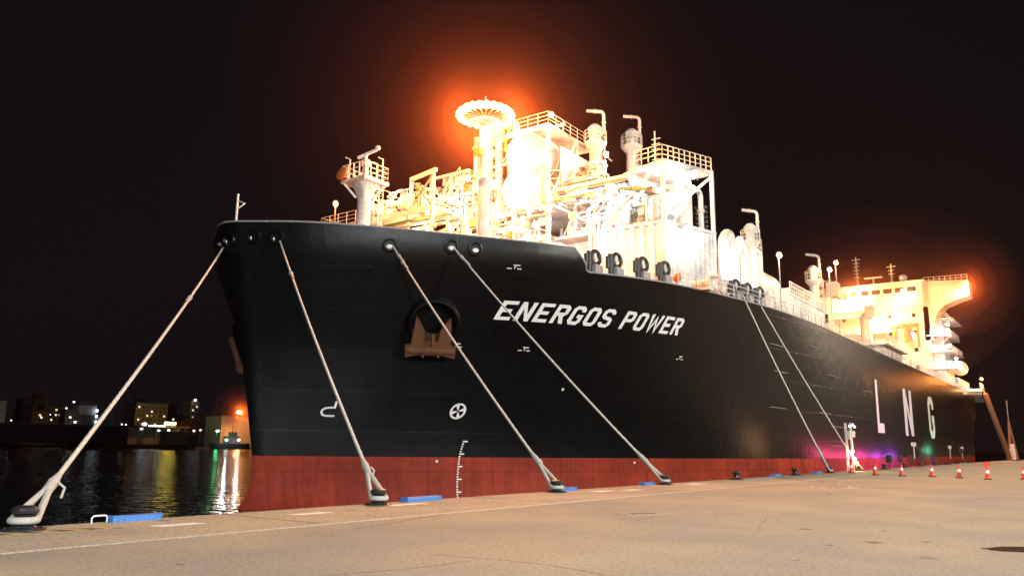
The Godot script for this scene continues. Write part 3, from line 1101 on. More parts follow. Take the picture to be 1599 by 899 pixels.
func lamp_mast() -> void:
	var o := Vector3(45.65, DECK, -36)
	var n := node(ship, "lamp_mast", o)
	var g := G.new()
	g.lathe(o, [[0.8, 0.0], [0.5, 0.3], [0.46, 8.4], [0.62, 8.5], [0.62, 8.65], [0.44, 8.7], [0.4, 13.4], [0.0, 13.5]], 20)
	wpart(n, "post", g, M["ship_white"])
	g = G.new()
	g.lathe(o + Vector3(0, 13.0, 0), [[0.4, 0.0], [1.15, 0.06], [1.15, 0.14], [0.4, 0.2]], 24)
	wpart(n, "gallery", g, M["ship_white"])
	g = G.new()
	ladder(g, o + Vector3(0.2, 0, 0.75), 13.0, Vector3(1, 0, 0), true, Vector3(0, 0, 0.8))
	wpart(n, "ladder", g, M["ship_white"])
	g = G.new()
	g.cyl(o + Vector3(0, 13.4, 0), o + Vector3(0, 15.3, 0), 0.1, 0.05, 8)
	wpart(n, "aerial", g, M["ship_white"])
	wbox(n, "alarm_box", o.x - 0.95, o.x - 0.5, o.y + 10.2, o.y + 10.8, o.z - 0.3, o.z + 0.25, "orange_paint")
	for k in 22:
		var a := TAU * (k + 0.5) / 22
		var d := Vector3(cos(a), 0, sin(a))
		floodlight(ship, o + Vector3(0, 13.7, 0) + d * 2.05, d + Vector3(0, -0.5, 0), "lamp_orange", 21.0, 0.24, -d * 1.3)

func breakwater() -> void:   # white steel wall that closes the forecastle in front of the module
	var g := G.new()
	var b := Basis(Vector3(0, 0, 1), Vector3.UP, Vector3(-1, 0, 0))
	g.prism(Vector3(51.5, DECK, 0), PackedVector2Array([Vector2(-57, 0), Vector2(-29.6, 0), Vector2(-30.2, 3.2), Vector2(-33, 4.4), Vector2(-38, 4.8), Vector2(-52, 4.8), Vector2(-57, 3.0)]), 0.16, b)
	wpart(ship, "breakwater", g, M["ship_white"])
	for k in 8:
		g = G.new()
		var z := -54.0 + k * 3.6
		g.prism(Vector3(51.58, DECK, z), PackedVector2Array([Vector2(0, 0), Vector2(2.2, 0), Vector2(0, 3.4 if z < -33 else 2.6)]), 0.1, Basis(Vector3(1, 0, 0), Vector3.UP, Vector3(0, 0, 1)))
		wpart(ship, "breakwater_stay", g, M["ship_white"])

func corrugated(g: G, a: Vector3, b: Vector3, y0: float, y1: float, pitch := 0.75, deep := 0.16) -> void:   # trapezoid ribs between two corners of a wall
	var d := (b - a).normalized()
	var out := d.cross(Vector3.UP).normalized()
	var l := a.distance_to(b)
	var k := int(l / pitch)
	var pts := PackedVector3Array()
	for i in k:
		var t := l * i / k
		var w := l / k
		for q in [[0.0, 0.0], [0.38, 0.0], [0.5, 1.0], [0.88, 1.0]]:
			pts.append(a + d * (t + w * q[0]) + out * deep * q[1])
	pts.append(b)
	for i in pts.size() - 1:
		var p := pts[i]
		var q := pts[i + 1]
		var nn := (q - p).normalized().cross(Vector3.UP).normalized()
		g.quad(Vector3(p.x, y0, p.z), Vector3(q.x, y0, q.z), Vector3(q.x, y1, q.z), Vector3(p.x, y1, p.z), nn)

func pipe_run(parent: Node3D, pts: Array, r: float, m: String, called := "pipe") -> void:   # with rounded elbows and flanges
	var p := PackedVector3Array()
	for i in pts.size():
		var c: Vector3 = pts[i]
		if i == 0 or i == pts.size() - 1:
			p.append(c)
			continue
		var a: Vector3 = pts[i - 1]
		var b: Vector3 = pts[i + 1]
		var e := minf(r * 2.5, minf(a.distance_to(c), b.distance_to(c)) * 0.45)
		var s := c + (a - c).normalized() * e
		var t := c + (b - c).normalized() * e
		for k in 6:
			var u := k / 5.0
			p.append(s.lerp(c, u).lerp(c.lerp(t, u), u))
	var g := G.new()
	g.tube(p, r, 10)
	for i in pts.size() - 1:
		var a: Vector3 = pts[i]
		var b: Vector3 = pts[i + 1]
		if a.distance_to(b) > r * 8:
			var d := (b - a).normalized()
			var c := a.lerp(b, 0.5)
			g.cyl(c - d * r * 0.25, c + d * r * 0.25, r * 1.5, r * 1.5, 10)
	wpart(parent, called, g, M[m])

func vessel(parent: Node3D, a: Vector3, b: Vector3, r: float, m: String, called := "pressure_vessel") -> void:   # dished ends, bands
	var d := (b - a).normalized()
	var x := d.cross(Vector3.UP if absf(d.y) < 0.9 else Vector3.RIGHT).normalized()
	var t := Basis(x, d, x.cross(d))
	var l := a.distance_to(b)
	var g := G.new()
	var prof := []
	for i in 6: prof.append([sin(PI * 0.5 * i / 5.0) * r, -cos(PI * 0.5 * i / 5.0) * r * 0.5])
	for q in [0.25, 0.75]:
		prof.append([r, l * q - 0.08]); prof.append([r * 1.03, l * q - 0.07]); prof.append([r * 1.03, l * q + 0.07]); prof.append([r, l * q + 0.08])
	for i in 6: prof.append([cos(PI * 0.5 * i / 5.0) * r, l + sin(PI * 0.5 * i / 5.0) * r * 0.5])
	g.lathe(a, prof, 24, t)
	wpart(parent, called, g, M[m])

func vent_mast(at: Vector3, top: float, r: float) -> void:
	var n := node(ship, "vent_mast", at)
	var g := G.new()
	g.cyl(at, Vector3(at.x, top, at.z), r * 1.1, r, 18)
	g.lathe(Vector3(at.x, top - 1.9, at.z), [[r, 0.0], [r * 1.9, 0.6], [r * 1.9, 0.72], [r, 0.76]], 20)
	g.lathe(Vector3(at.x, top - 0.3, at.z), [[r, 0.0], [r * 1.25, 0.1], [r * 1.25, 0.7], [r * 0.6, 1.05], [0.0, 1.1]], 20)
	wpart(n, "column", g, M["ship_white"])
	g = G.new()
	for h in [0.0, 0.4, 0.8, 1.15]: torus(g, Vector3(at.x, top - 1.15 + h, at.z), Basis(Vector3.RIGHT, Vector3(0, 0, 1), Vector3.UP), r * 1.9, r * 1.9, 0.035)
	for k in 12:
		var a := TAU * k / 12
		var q := Vector3(at.x + cos(a) * r * 1.9, top - 1.2, at.z + sin(a) * r * 1.9)
		g.cyl(q, q + Vector3(0, 1.2, 0), 0.03, 0.03, 5)
	wpart(n, "gallery_rail", g, M["ship_white"])
	pipe_run(n, [Vector3(at.x + 0.3, top - 0.2, at.z + r * 1.4), Vector3(at.x + 0.3, top + 2.0, at.z + r * 1.4), Vector3(at.x - 0.2, top + 2.3, at.z - r * 1.4)], 0.16, "ship_white", "gooseneck")
	g = G.new()
	ladder(g, Vector3(at.x - 0.5, at.y, at.z + r * 0.9 + 0.2), top - at.y - 1.2, Vector3(1, 0, 0), true, Vector3(0, 0, 0.9))
	wpart(n, "ladder", g, M["ship_white"])

func deck_slab(parent: Node3D, x0: float, x1: float, y: float, z0: float, z1: float, m := "ship_white", rails := true) -> void:
	wbox(parent, "platform", x0, x1, y - 0.16, y, z0, z1, m)
	var g := G.new()
	g.bar(Vector3(x0 + 0.1, y - 0.31, z0), Vector3(x0 + 0.1, y - 0.31, z1), 0.18, 0.28)
	g.bar(Vector3(x1 - 0.1, y - 0.31, z0), Vector3(x1 - 0.1, y - 0.31, z1), 0.18, 0.28)
	wpart(parent, "edge_beam", g, M[m])
	if rails:
		g = G.new()
		rail(g, PackedVector3Array([Vector3(x1, y, z1 - 0.05), Vector3(x0 + 0.05, y, z1 - 0.05), Vector3(x0 + 0.05, y, z0 + 0.05), Vector3(x1, y, z0 + 0.05)]), 1.1, 1.2, 3)
		wpart(parent, "railing", g, M["ship_cream"])

func post(parent: Node3D, x: float, z: float, y0: float, y1: float, w := 0.3, m := "ship_white") -> void:
	wbox(parent, "column", x - w * 0.5, x + w * 0.5, y0, y1, z - w * 0.5, z + w * 0.5, m)

func brace(parent: Node3D, a: Vector3, b: Vector3, w := 0.18, m := "ship_white") -> void:
	var g := G.new()
	g.bar(a, b, w, w)
	wpart(parent, "brace", g, M[m])

func valve(parent: Node3D, at: Vector3, sz: float, m := "ship_cream") -> void:
	var g := G.new()
	g.ball(at + Vector3(0, sz * 0.5, 0), Vector3.ONE * sz * 0.5, 10, 8)
	g.cyl(at, at + Vector3(0, sz * 1.8, 0), sz * 0.16, sz * 0.16, 8)
	torus(g, at + Vector3(0, sz * 1.8, 0), Basis(Vector3.RIGHT, Vector3(0, 0, 1), Vector3.UP), sz * 0.42, sz * 0.42, sz * 0.07)
	wpart(parent, "valve", g, M[m])

func clutter(parent: Node3D, x0: float, x1: float, y: float, z0: float, z1: float, count: int, sd: int, tall := 2.0) -> void:   # pumps, cabinets, small vessels, loops of pipe
	var r := RandomNumberGenerator.new()
	r.seed = sd
	for k in count:
		var x := r.randf_range(x0, x1)
		var z := lerpf(z0, z1, (k + r.randf_range(0.2, 0.8)) / count)
		var h := tall * r.randf_range(0.35, 1.0)
		match r.randi_range(0, 5):
			0:
				wbox(parent, "cabinet", x - 0.35, x + 0.35, y, y + h * 0.8, z - r.randf_range(0.3, 0.6), z + r.randf_range(0.3, 0.6), "ship_white")
			1:
				vessel(parent, Vector3(x, y + 0.5, z), Vector3(x, y + h, z), r.randf_range(0.3, 0.55), "pipe_silver")
			2:
				var s := r.randf_range(0.8, 1.8)
				pipe_run(parent, [Vector3(x, y, z), Vector3(x, y + h, z), Vector3(x, y + h, z + s), Vector3(x, y, z + s)], r.randf_range(0.1, 0.22), "ship_white")
			3:
				valve(parent, Vector3(x, y + h * 0.3, z), r.randf_range(0.4, 0.7))
			4:
				pipe_run(parent, [Vector3(x, y + h * 0.4, z - 1.2), Vector3(x, y + h * 0.4, z), Vector3(x - 0.5, y + h * 0.8, z), Vector3(x - 0.5, y + h * 0.8, z + 1.6)], r.randf_range(0.08, 0.16), "pipe_silver")
			5:
				var g := G.new()
				g.cyl(Vector3(x, y + 0.5, z - 0.6), Vector3(x, y + 0.5, z + 0.5), 0.32, 0.32, 12)
				g.cyl(Vector3(x, y + 0.5, z + 0.5), Vector3(x, y + 0.5, z + 0.75), 0.45, 0.45, 12)
				g.box(Vector3(x, y + 0.1, z), Vector3(0.8, 0.2, 1.6))
				wpart(parent, "pump", g, M["ship_cream"])

func rack(parent: Node3D, x: float, y0: float, y1: float, z0: float, z1: float, count: int, sd: int) -> void:   # a face of pipework: runs, risers, trays, hand wheels
	var r := RandomNumberGenerator.new()
	r.seed = sd
	var kinds := ["ship_white", "ship_cream", "pipe_silver", "steel_grey", "ship_white", "green_paint", "brown_steel"]
	for k in count:
		var m: String = kinds[r.randi_range(0, kinds.size() - 1)]
		var y := r.randf_range(y0, y1)
		var z := r.randf_range(z0, z1)
		var xx := x + r.randf_range(-0.7, 0.7)
		var l := r.randf_range(0.8, 3.4)
		match r.randi_range(0, 5):
			0: pipe_run(parent, [Vector3(xx, y, z), Vector3(xx, y, minf(z + l, z1)), Vector3(xx, maxf(y0, y - l * 0.6), minf(z + l, z1))], r.randf_range(0.06, 0.17), m)
			1: pipe_run(parent, [Vector3(xx, y0, z), Vector3(xx, y, z), Vector3(xx + 1.6, y, z)], r.randf_range(0.06, 0.2), m)
			2: valve(parent, Vector3(xx, y, z), r.randf_range(0.25, 0.5), m)
			3: wbox(parent, "cable_tray", xx, xx + 0.25, y, y + 0.1, z, minf(z + l * 1.4, z1), "steel_grey")
			4:
				var g := G.new()
				g.box(Vector3(xx, y, z), Vector3(0.5, r.randf_range(0.4, 1.0), r.randf_range(0.3, 0.8)))
				wpart(parent, "control_box", g, M[m])
			5: brace(parent, Vector3(xx, y, z), Vector3(xx, minf(y + l * 0.7, y1), minf(z + l * 0.7, z1)), 0.1, m)

func regas_module() -> void:
	var A := Vector3(55.8, 0, -26.0)
	var L := Vector3(55.8, 0, -32.6)
	var R := Vector3(61.4, 0, -24.2)
	# ---- the corrugated house by the rail
	var n := node(ship, "corrugated_house", Vector3(56, DECK, -28))
	var g := G.new()
	corrugated(g, L, A, DECK, 18.95)
	wpart(n, "front_wall", g, M["ship_white"])
	g = G.new()
	corrugated(g, A, R, DECK, 18.95, 0.55, 0.05)
	wpart(n, "side_wall", g, M["ship_white"])
	wbox(n, "back_wall", 61.3, 61.6, DECK, 18.9, -32.6, -24.3, "ship_white")
	g = G.new()
	g.prism(Vector3(0, 19.08, 0), PackedVector2Array([Vector2(55.6, -32.7), Vector2(55.6, -25.85), Vector2(61.5, -24.0), Vector2(61.8, -32.7)]), 0.24, Basis(Vector3(1, 0, 0), Vector3(0, 0, 1), Vector3.UP))
	wpart(n, "roof", g, M["ship_white"])
	for c in [L, A, R]:
		g = G.new()
		g.bar(Vector3(c.x, DECK, c.z), Vector3(c.x, 18.95, c.z), 0.3, 0.3)
		wpart(n, "corner_post", g, M["ship_white"])
	# ---- open frame above it
	n = node(ship, "upper_frame", Vector3(56, 19.2, -28))
	for c in [[A, 24.2], [R, 24.5], [Vector3(61.4, 0, -32), 24.0], [Vector3(56.0, 0, -30.2), 23.2]]:
		post(n, c[0].x, c[0].z, 19.2, c[1], 0.28)
	var at := A + Vector3(0, 24.1, 0)
	var rt := R + Vector3(0, 24.3, 0)
	brace(n, at, rt, 0.3)
	brace(n, at, Vector3(55.8, 23.5, -29.4), 0.26)
	brace(n, at, Vector3(55.9, 19.4, -31.6), 0.2)
	brace(n, A + Vector3(0.1, 19.5, 0), rt + Vector3(0, -0.3, 0), 0.2)
	g = G.new()
	rail(g, PackedVector3Array([Vector3(55.9, 24.2, -28.5), at + Vector3(0, 0.15, 0), rt + Vector3(0, 0.15, 0)]), 1.2, 0.65, 3, 0.04)
	wpart(n, "railing", g, M["ship_cream"])
	g = G.new()
	g.prism(Vector3(0, 24.05, 0), PackedVector2Array([Vector2(56.0, -29.0), Vector2(56.0, -26.1), Vector2(61.2, -24.4), Vector2(61.4, -30)]), 0.12, Basis(Vector3(1, 0, 0), Vector3(0, 0, 1), Vector3.UP))
	wpart(n, "platform", g, M["ship_white"])
	vessel(n, Vector3(59.4, 19.5, -25.9), Vector3(59.4, 23.2, -25.9), 0.7, "ship_white")
	for k in 5: wbox(n, "louvre", 61.0, 61.3, 19.6 + k * 0.42, 19.8 + k * 0.42, -25.6, -24.6, "steel_dark")
	pipe_run(n, [Vector3(60.6, 19.2, -24.9), Vector3(60.6, 22.6, -24.9), Vector3(58.6, 22.6, -25.4), Vector3(58.6, 24.0, -25.4)], 0.22, "pipe_silver")
	clutter(n, 56.6, 58.6, 19.2, -35.0, -26.8, 13, 301, 2.6)
	clutter(n, 59.0, 60.6, 19.2, -35.0, -26.2, 8, 302, 3.4)
	# ---- lit hall under the grey canopy
	n = node(ship, "pump_hall", Vector3(56, 19.2, -32))
	g = G.new()
	g.prism(Vector3(0, 23.15, 0), PackedVector2Array([Vector2(55.0, -35.6), Vector2(55.0, -28.6), Vector2(60.5, -27.6), Vector2(60.5, -35.6)]), 0.3, Basis(Vector3(1, 0, 0), Vector3(0, 0, 1), Vector3.UP))
	wpart(n, "canopy", g, M["steel_grey"])
	g = G.new()
	for k in 5: g.bar(Vector3(55.1 + k * 0.1, 22.85, -35.4), Vector3(55.1 + k * 0.1, 22.85, -28.9), 0.06, 0.2)
	wpart(n, "canopy_truss", g, M["steel_dark"])
	wbox(n, "back_wall", 60.7, 60.9, 19.2, 23.0, -36, -27.2, "ship_white")
	for z in [-35.2, -33.0, -30.8]: brace(n, Vector3(55.7, 19.2, z), Vector3(55.7, 22.9, z + 1.9), 0.08, "steel_grey")
	for k in 7:
		var z := -35.0 + k * 1.15
		pipe_run(n, [Vector3(57.2 + (k % 3) * 0.5, 19.2, z), Vector3(57.2 + (k % 3) * 0.5, 21.2 + (k % 2) * 0.8, z), Vector3(60.6, 21.2 + (k % 2) * 0.8, z)], 0.16 + 0.06 * (k % 2), "pipe_silver")
	pipe_run(n, [Vector3(55.4, 22.4, -36), Vector3(55.4, 22.4, -30), Vector3(55.8, 22.0, -27.5)], 0.14, "green_paint")
	for k in 3: wbox(n, "duct", 55.3, 55.9, 22.0 - 0.03 * k, 22.5, -35 + k * 2.1, -33.8 + k * 2.1, "steel_grey")
	rack(n, 57.0, 19.4, 22.6, -35.6, -27.0, 60, 406)
	rack(n, 55.2, 22.0, 22.9, -35.6, -29.0, 16, 407)
	# platform that carries it, and what stands below
	wbox(n, "platform", 55.6, 61.3, 18.95, 19.15, -36, -32.75, "ship_white")
	wbox(n, "understorey_wall", 57.5, 57.8, DECK, 18.95, -36, -32.7, "ship_white")
	clutter(n, 54.8, 56.8, DECK + 1.0, -36.0, -32.9, 6, 303, 3.4)
	g = G.new()
	for s in [[-33.6, 15.6], [-34.7, 15.9]]:
		torus(g, Vector3(54.6, s[1], s[0]), Basis(Vector3(0, 0, 1), Vector3.UP, Vector3(1, 0, 0)), 0.45, 0.5, 0.06)
	wpart(n, "hose_reel", g, M["steel_dark"])
	# ---- main tower of the module
	n = node(ship, "process_tower", Vector3(58, DECK, -42))
	for z in [-50.6, -48.1, -45.8, -43.0, -40.0, -37.0]:
		post(n, 56.0, z, DECK, 22.2 if z < -44 else 23.4, 0.34)
		post(n, 63.0, z, DECK, 23.4, 0.34)
	deck_slab(n, 55.8, 72.0, 18.2, -51, -36.2)
	deck_slab(n, 55.8, 66.0, 22.4, -46.2, -36.6)
	vessel(n, Vector3(56.6, 27.9, -39.9), Vector3(66.5, 27.9, -39.9), 2.05, "ship_white")
	vessel(n, Vector3(56.2, 24.4, -40.1), Vector3(66.5, 24.4, -40.1), 1.95, "ship_white")
	vessel(n, Vector3(56.6, 20.4, -41.2), Vector3(68.0, 20.4, -41.2), 1.3, "pipe_silver")
	for x in [57.4, 60.5, 64.0]:
		wbox(n, "saddle", x, x + 0.3, 22.4, 27.0, -41.4, -38.4, "ship_white")
	deck_slab(n, 56.0, 63.5, 30.0, -41.6, -37.0)
	for x in [56.3, 61.0, 66.0, 71.0, 75.5]:
		post(n, x, -37.2, 18.2, 30.0 if x < 65 else 24.2, 0.3)
		post(n, x, -42.6, 18.2, 30.0 if x < 65 else 24.2, 0.3)
	for x in [56.3, 61.0]: brace(n, Vector3(x, 22.6, -37.2), Vector3(x + 4.6, 29.6, -37.2), 0.2)
	wbox(n, "side_panel", 58.0, 66.0, 24.6, 28.4, -37.05, -36.95, "ship_white")
	wbox(n, "side_panel", 60.0, 75.0, 19.0, 22.0, -36.9, -36.75, "ship_white")
	deck_slab(n, 58.5, 76.0, 24.2, -36.9, -34.0)
	clutter(n, 60, 74, 24.2, -36.4, -34.4, 9, 304, 2.4)
	# dark pipe frame hanging at the corner
	g = G.new()
	g.tube(PackedVector3Array([Vector3(55.6, 22.5, -37.4), Vector3(55.6, 25.4, -37.4), Vector3(55.6, 25.1, -35.5), Vector3(55.6, 22.2, -35.5)]), 0.09, 8, true)
	g.cyl(Vector3(55.6, 24.6, -37.4), Vector3(55.6, 24.4, -35.5), 0.06, 0.06, 6)
	g.cyl(Vector3(55.6, 23.2, -37.4), Vector3(55.6, 23.0, -35.5), 0.06, 0.06, 6)
	wpart(n, "pipe_frame", g, M["brown_steel"])
	# forward stair frame and stacked cabins at the far side
	wbox(n, "cabin", 57.5, 62.0, 22.4, 27.2, -48.1, -45.9, "ship_white")
	wbox(n, "cabin", 57.6, 62.0, 27.2, 28.0, -48.0, -45.8, "ship_white")
	for s in [[-47.6, 26.6], [-46.9, 26.6], [-47.2, 24.4]]:
		wbox(n, "cabin_window", 57.42, 57.5, s[1], s[1] + 0.4, s[0], s[0] + 0.45, "window_glass")
	for z in [-50.7, -48.2]: post(n, 56.0, z, 18.2, 27.4, 0.3)
	for y in [22.6, 25.0, 27.3]: brace(n, Vector3(56, y, -50.7), Vector3(56, y, -45.9), 0.26)
	brace(n, Vector3(56, 22.8, -50.6), Vector3(56, 27.1, -48.3), 0.16)
	brace(n, Vector3(56, 27.1, -50.6), Vector3(56, 22.8, -48.3), 0.16)
	for k in 2:
		var y := 18.4 + k * 4.2
		var s := G.new()
		for j in 12: s.box(Vector3(55.4, y + j * 0.33, -50.2 + j * 0.33), Vector3(0.9, 0.05, 0.28))
		s.bar(Vector3(55.0, y - 0.1, -50.4), Vector3(55.0, y + 3.8, -46.2), 0.08, 0.28)
		s.bar(Vector3(55.8, y - 0.1, -50.4), Vector3(55.8, y + 3.8, -46.2), 0.08, 0.28)
		rail(s, PackedVector3Array([Vector3(55.0, y, -50.3), Vector3(55.0, y + 3.8, -46.3)]), 1.0, 0.8, 2)
		wpart(n, "stair", s, M["ship_cream"])
	# slim stacks behind the lamp mast
	for s in [[57.0, -46.0, 30.9, 0.26], [57.0, -45.2, 31.6, 0.3], [58.5, -44.3, 32.6, 0.35], [59.0, -43.4, 30.2, 0.3]]:
		g = G.new()
		g.cyl(Vector3(s[0], 22.4, s[1]), Vector3(s[0], s[2], s[1]), s[3], s[3] * 0.9, 12)
		g.cyl(Vector3(s[0], s[2] - 1.2, s[1]), Vector3(s[0], s[2] - 1.0, s[1]), s[3] * 1.5, s[3] * 1.5, 12)
		wpart(n, "stack_pipe", g, M["ship_white"])
	pipe_run(n, [Vector3(57.5, 29.9, -44.0), Vector3(57.5, 31.6, -44.0), Vector3(57.5, 31.6, -41.6), Vector3(57.5, 30.2, -41.6)], 0.34, "ship_white")
	# lower front: columns, beams and pipes
	for y in [17.2, 20.6]: brace(n, Vector3(55.6, y, -51.0), Vector3(55.6, y, -36.6), 0.36)
	for k in 6: brace(n, Vector3(55.6, 13.2, -50 + k * 2.5), Vector3(55.6, 17.0, -48.6 + k * 2.5), 0.22)
	clutter(n, 54.0, 55.4, DECK + 2.2, -51, -37, 15, 305, 3.0)
	clutter(n, 55.2, 56.0, 18.4, -45.6, -37, 9, 306, 2.2)
	clutter(n, 58.0, 60.0, 30.0, -41.0, -37.8, 4, 307, 1.4)
	rack(n, 55.0, 13.6, 17.4, -50.6, -36.8, 50, 401)
	rack(n, 55.2, 18.4, 22.2, -46.0, -36.0, 60, 402)
	rack(n, 56.4, 22.6, 27.0, -50.4, -42.6, 50, 403)
	rack(n, 56.8, 26.0, 30.0, -44.6, -41.8, 12, 404)
	rack(n, 60.0, 24.6, 27.0, -36.6, -33.6, 30, 405)
	rack(n, 57.6, 22.8, 24.0, -41.0, -34.0, 30, 410)
	rack(n, 66.0, 19.0, 26.5, -35.6, -31.0, 40, 411)
	wbox(n, "screen_wall", 63.5, 63.7, 19.2, 26.4, -36.0, -28.5, "ship_white")
	g = G.new()
	ladder(g, Vector3(55.5, 18.2, -43.4), 12.0, Vector3(0, 0, 1), true, Vector3(-1, 0, 0))
	wpart(n, "ladder", g, M["ship_cream"])
	# ---- gallery with valves on the far side of the foredeck
	n = node(ship, "valve_gallery", Vector3(50, DECK, -52))
	deck_slab(n, 49.4, 52.4, 22.0, -59.0, -44.6, "ship_cream")
	for z in [-58.6, -55.0, -51.4, -47.8, -45.0]:
		post(n, 49.8, z, DECK, 21.7, 0.26, "ship_cream")
		post(n, 52.0, z, DECK, 21.7, 0.26, "ship_cream")
	for k in 12: valve(n, Vector3(50.4 + (k % 2) * 0.7, 22.0 + (k % 3) * 0.25, -54.6 + k * 0.68), 0.75 + 0.12 * (k % 3), "ship_cream")
	for k in 3: vessel(n, Vector3(51.2, 22.2, -53.4 + k * 1.9), Vector3(51.2, 23.6 + 0.3 * k, -53.4 + k * 1.9), 0.45, "ship_cream")
	brace(n, Vector3(50, 25.0, -47.8), Vector3(50, 25.4, -44.8), 0.3, "ship_cream")
	for z in [-47.7, -45.1]: post(n, 50, z, 22.0, 25.1, 0.24, "ship_cream")
	brace(n, Vector3(49.9, 22.2, -47.6), Vector3(49.9, 24.9, -45.2), 0.12, "brown_steel")
	brace(n, Vector3(49.9, 24.9, -47.6), Vector3(49.9, 22.2, -45.2), 0.12, "brown_steel")
	for k in 4: pipe_run(n, [Vector3(49.3, 19.6 + k * 0.45, -58.5), Vector3(49.3, 19.6 + k * 0.45, -44.5)], 0.13, ["green_paint", "ship_cream", "pipe_silver", "green_paint"][k])
	clutter(n, 47.8, 48.8, 16.4, -55, -40, 12, 308, 3.0)
	rack(n, 49.2, 14.5, 21.4, -58.0, -41.0, 40, 408)
	rack(n, 50.6, 22.2, 24.2, -55.5, -45.2, 22, 409)
	# ---- vent masts and pole
	vent_mast(Vector3(62.9, DECK, -36.2), 31.2, 0.56)
	vent_mast(Vector3(70.2, DECK, -36.1), 33.2, 0.56)
	g = G.new()
	g.cyl(Vector3(58.5, 24.2, -27.9), Vector3(58.5, 27.9, -27.9), 0.1, 0.06, 8)
	for k in 5: g.bar(Vector3(58.5, 25.4 + k * 0.45, -28.2), Vector3(58.5, 25.4 + k * 0.45, -27.6 + 0.05 * k), 0.06, 0.06)
	wpart(ship, "aerial_pole", g, M["ship_white"])
	g = G.new()
	g.ball(Vector3(72.5, 29.4, -35.2), Vector3(1.6, 0.8, 1.6), 16, 8)
	wpart(ship, "tank_dome", g, M["ship_white"])

func roller_chock(at: Vector3) -> void:   # a black universal fairlead at the ship's side
	var n := node(ship, "roller_chock", at)
	var g := G.new()
	torus(g, at + Vector3(0, 1.15, 0.1), Basis(Vector3(1, 0, 0.25).normalized(), Vector3.UP, Vector3(-0.25, 0, 1).normalized()), 0.42, 0.44, 0.17)
	wpart(n, "ring", g, M["steel_dark"])
	g = G.new()
	g.cyl(at + Vector3(-0.62, 0.1, 0), at + Vector3(-0.62, 1.5, 0), 0.2, 0.2, 12)
	g.cyl(at + Vector3(-0.85, 0.5, -0.1), at + Vector3(-0.85, 1.3, -0.1), 0.16, 0.16, 12)
	wpart(n, "roller", g, M["steel_dark"])
	g = G.new()
	g.box(at + Vector3(0.0, 0.3, 0.16), Vector3(1.0, 0.62, 0.5))
	wpart(n, "pedestal", g, M["steel_grey"])
	g = G.new()
	g.ball(at + Vector3(-0.1, 1.2, 0.16), Vector3(0.2, 0.3, 0.1), 10, 8)
	wpart(n, "roller_face", g, M["ship_white"])

func deck_rollers() -> void:
	for x in [45.6, 47.1, 49.2, 51.2]:
		roller_chock(Vector3(x, DECK, ZC + half(x, DECK) - 0.6))
	for x in [60.0, 61.8, 63.8]:
		roller_chock(Vector3(x, DECK, ZC + half(x, DECK) - 0.6))
	var g := G.new()   # guard rail along the side
	var p := PackedVector3Array()
	var x := 52.2
	while x < 196.0:
		p.append(Vector3(x, DECK, ZC + half(x, DECK) - 0.25))
		x += 2.0 if x < 80 else 6.0
	rail(g, p, 1.1, 1.0, 3, 0.03)
	wpart(ship, "side_rail", g, M["ship_white"])
	clutter(ship, 53.5, 62.0, DECK, -22.9, -22.3, 5, 309, 1.3)
	g = G.new()
	g.ball(Vector3(52.6, DECK + 0.75, -23.6), Vector3(0.35, 0.35, 0.35), 12, 8)
	g.cyl(Vector3(52.6, DECK, -23.6), Vector3(52.6, DECK + 0.6, -23.6), 0.12, 0.12, 8)
	wpart(ship, "mooring_winch_head", g, M["orange_paint"])

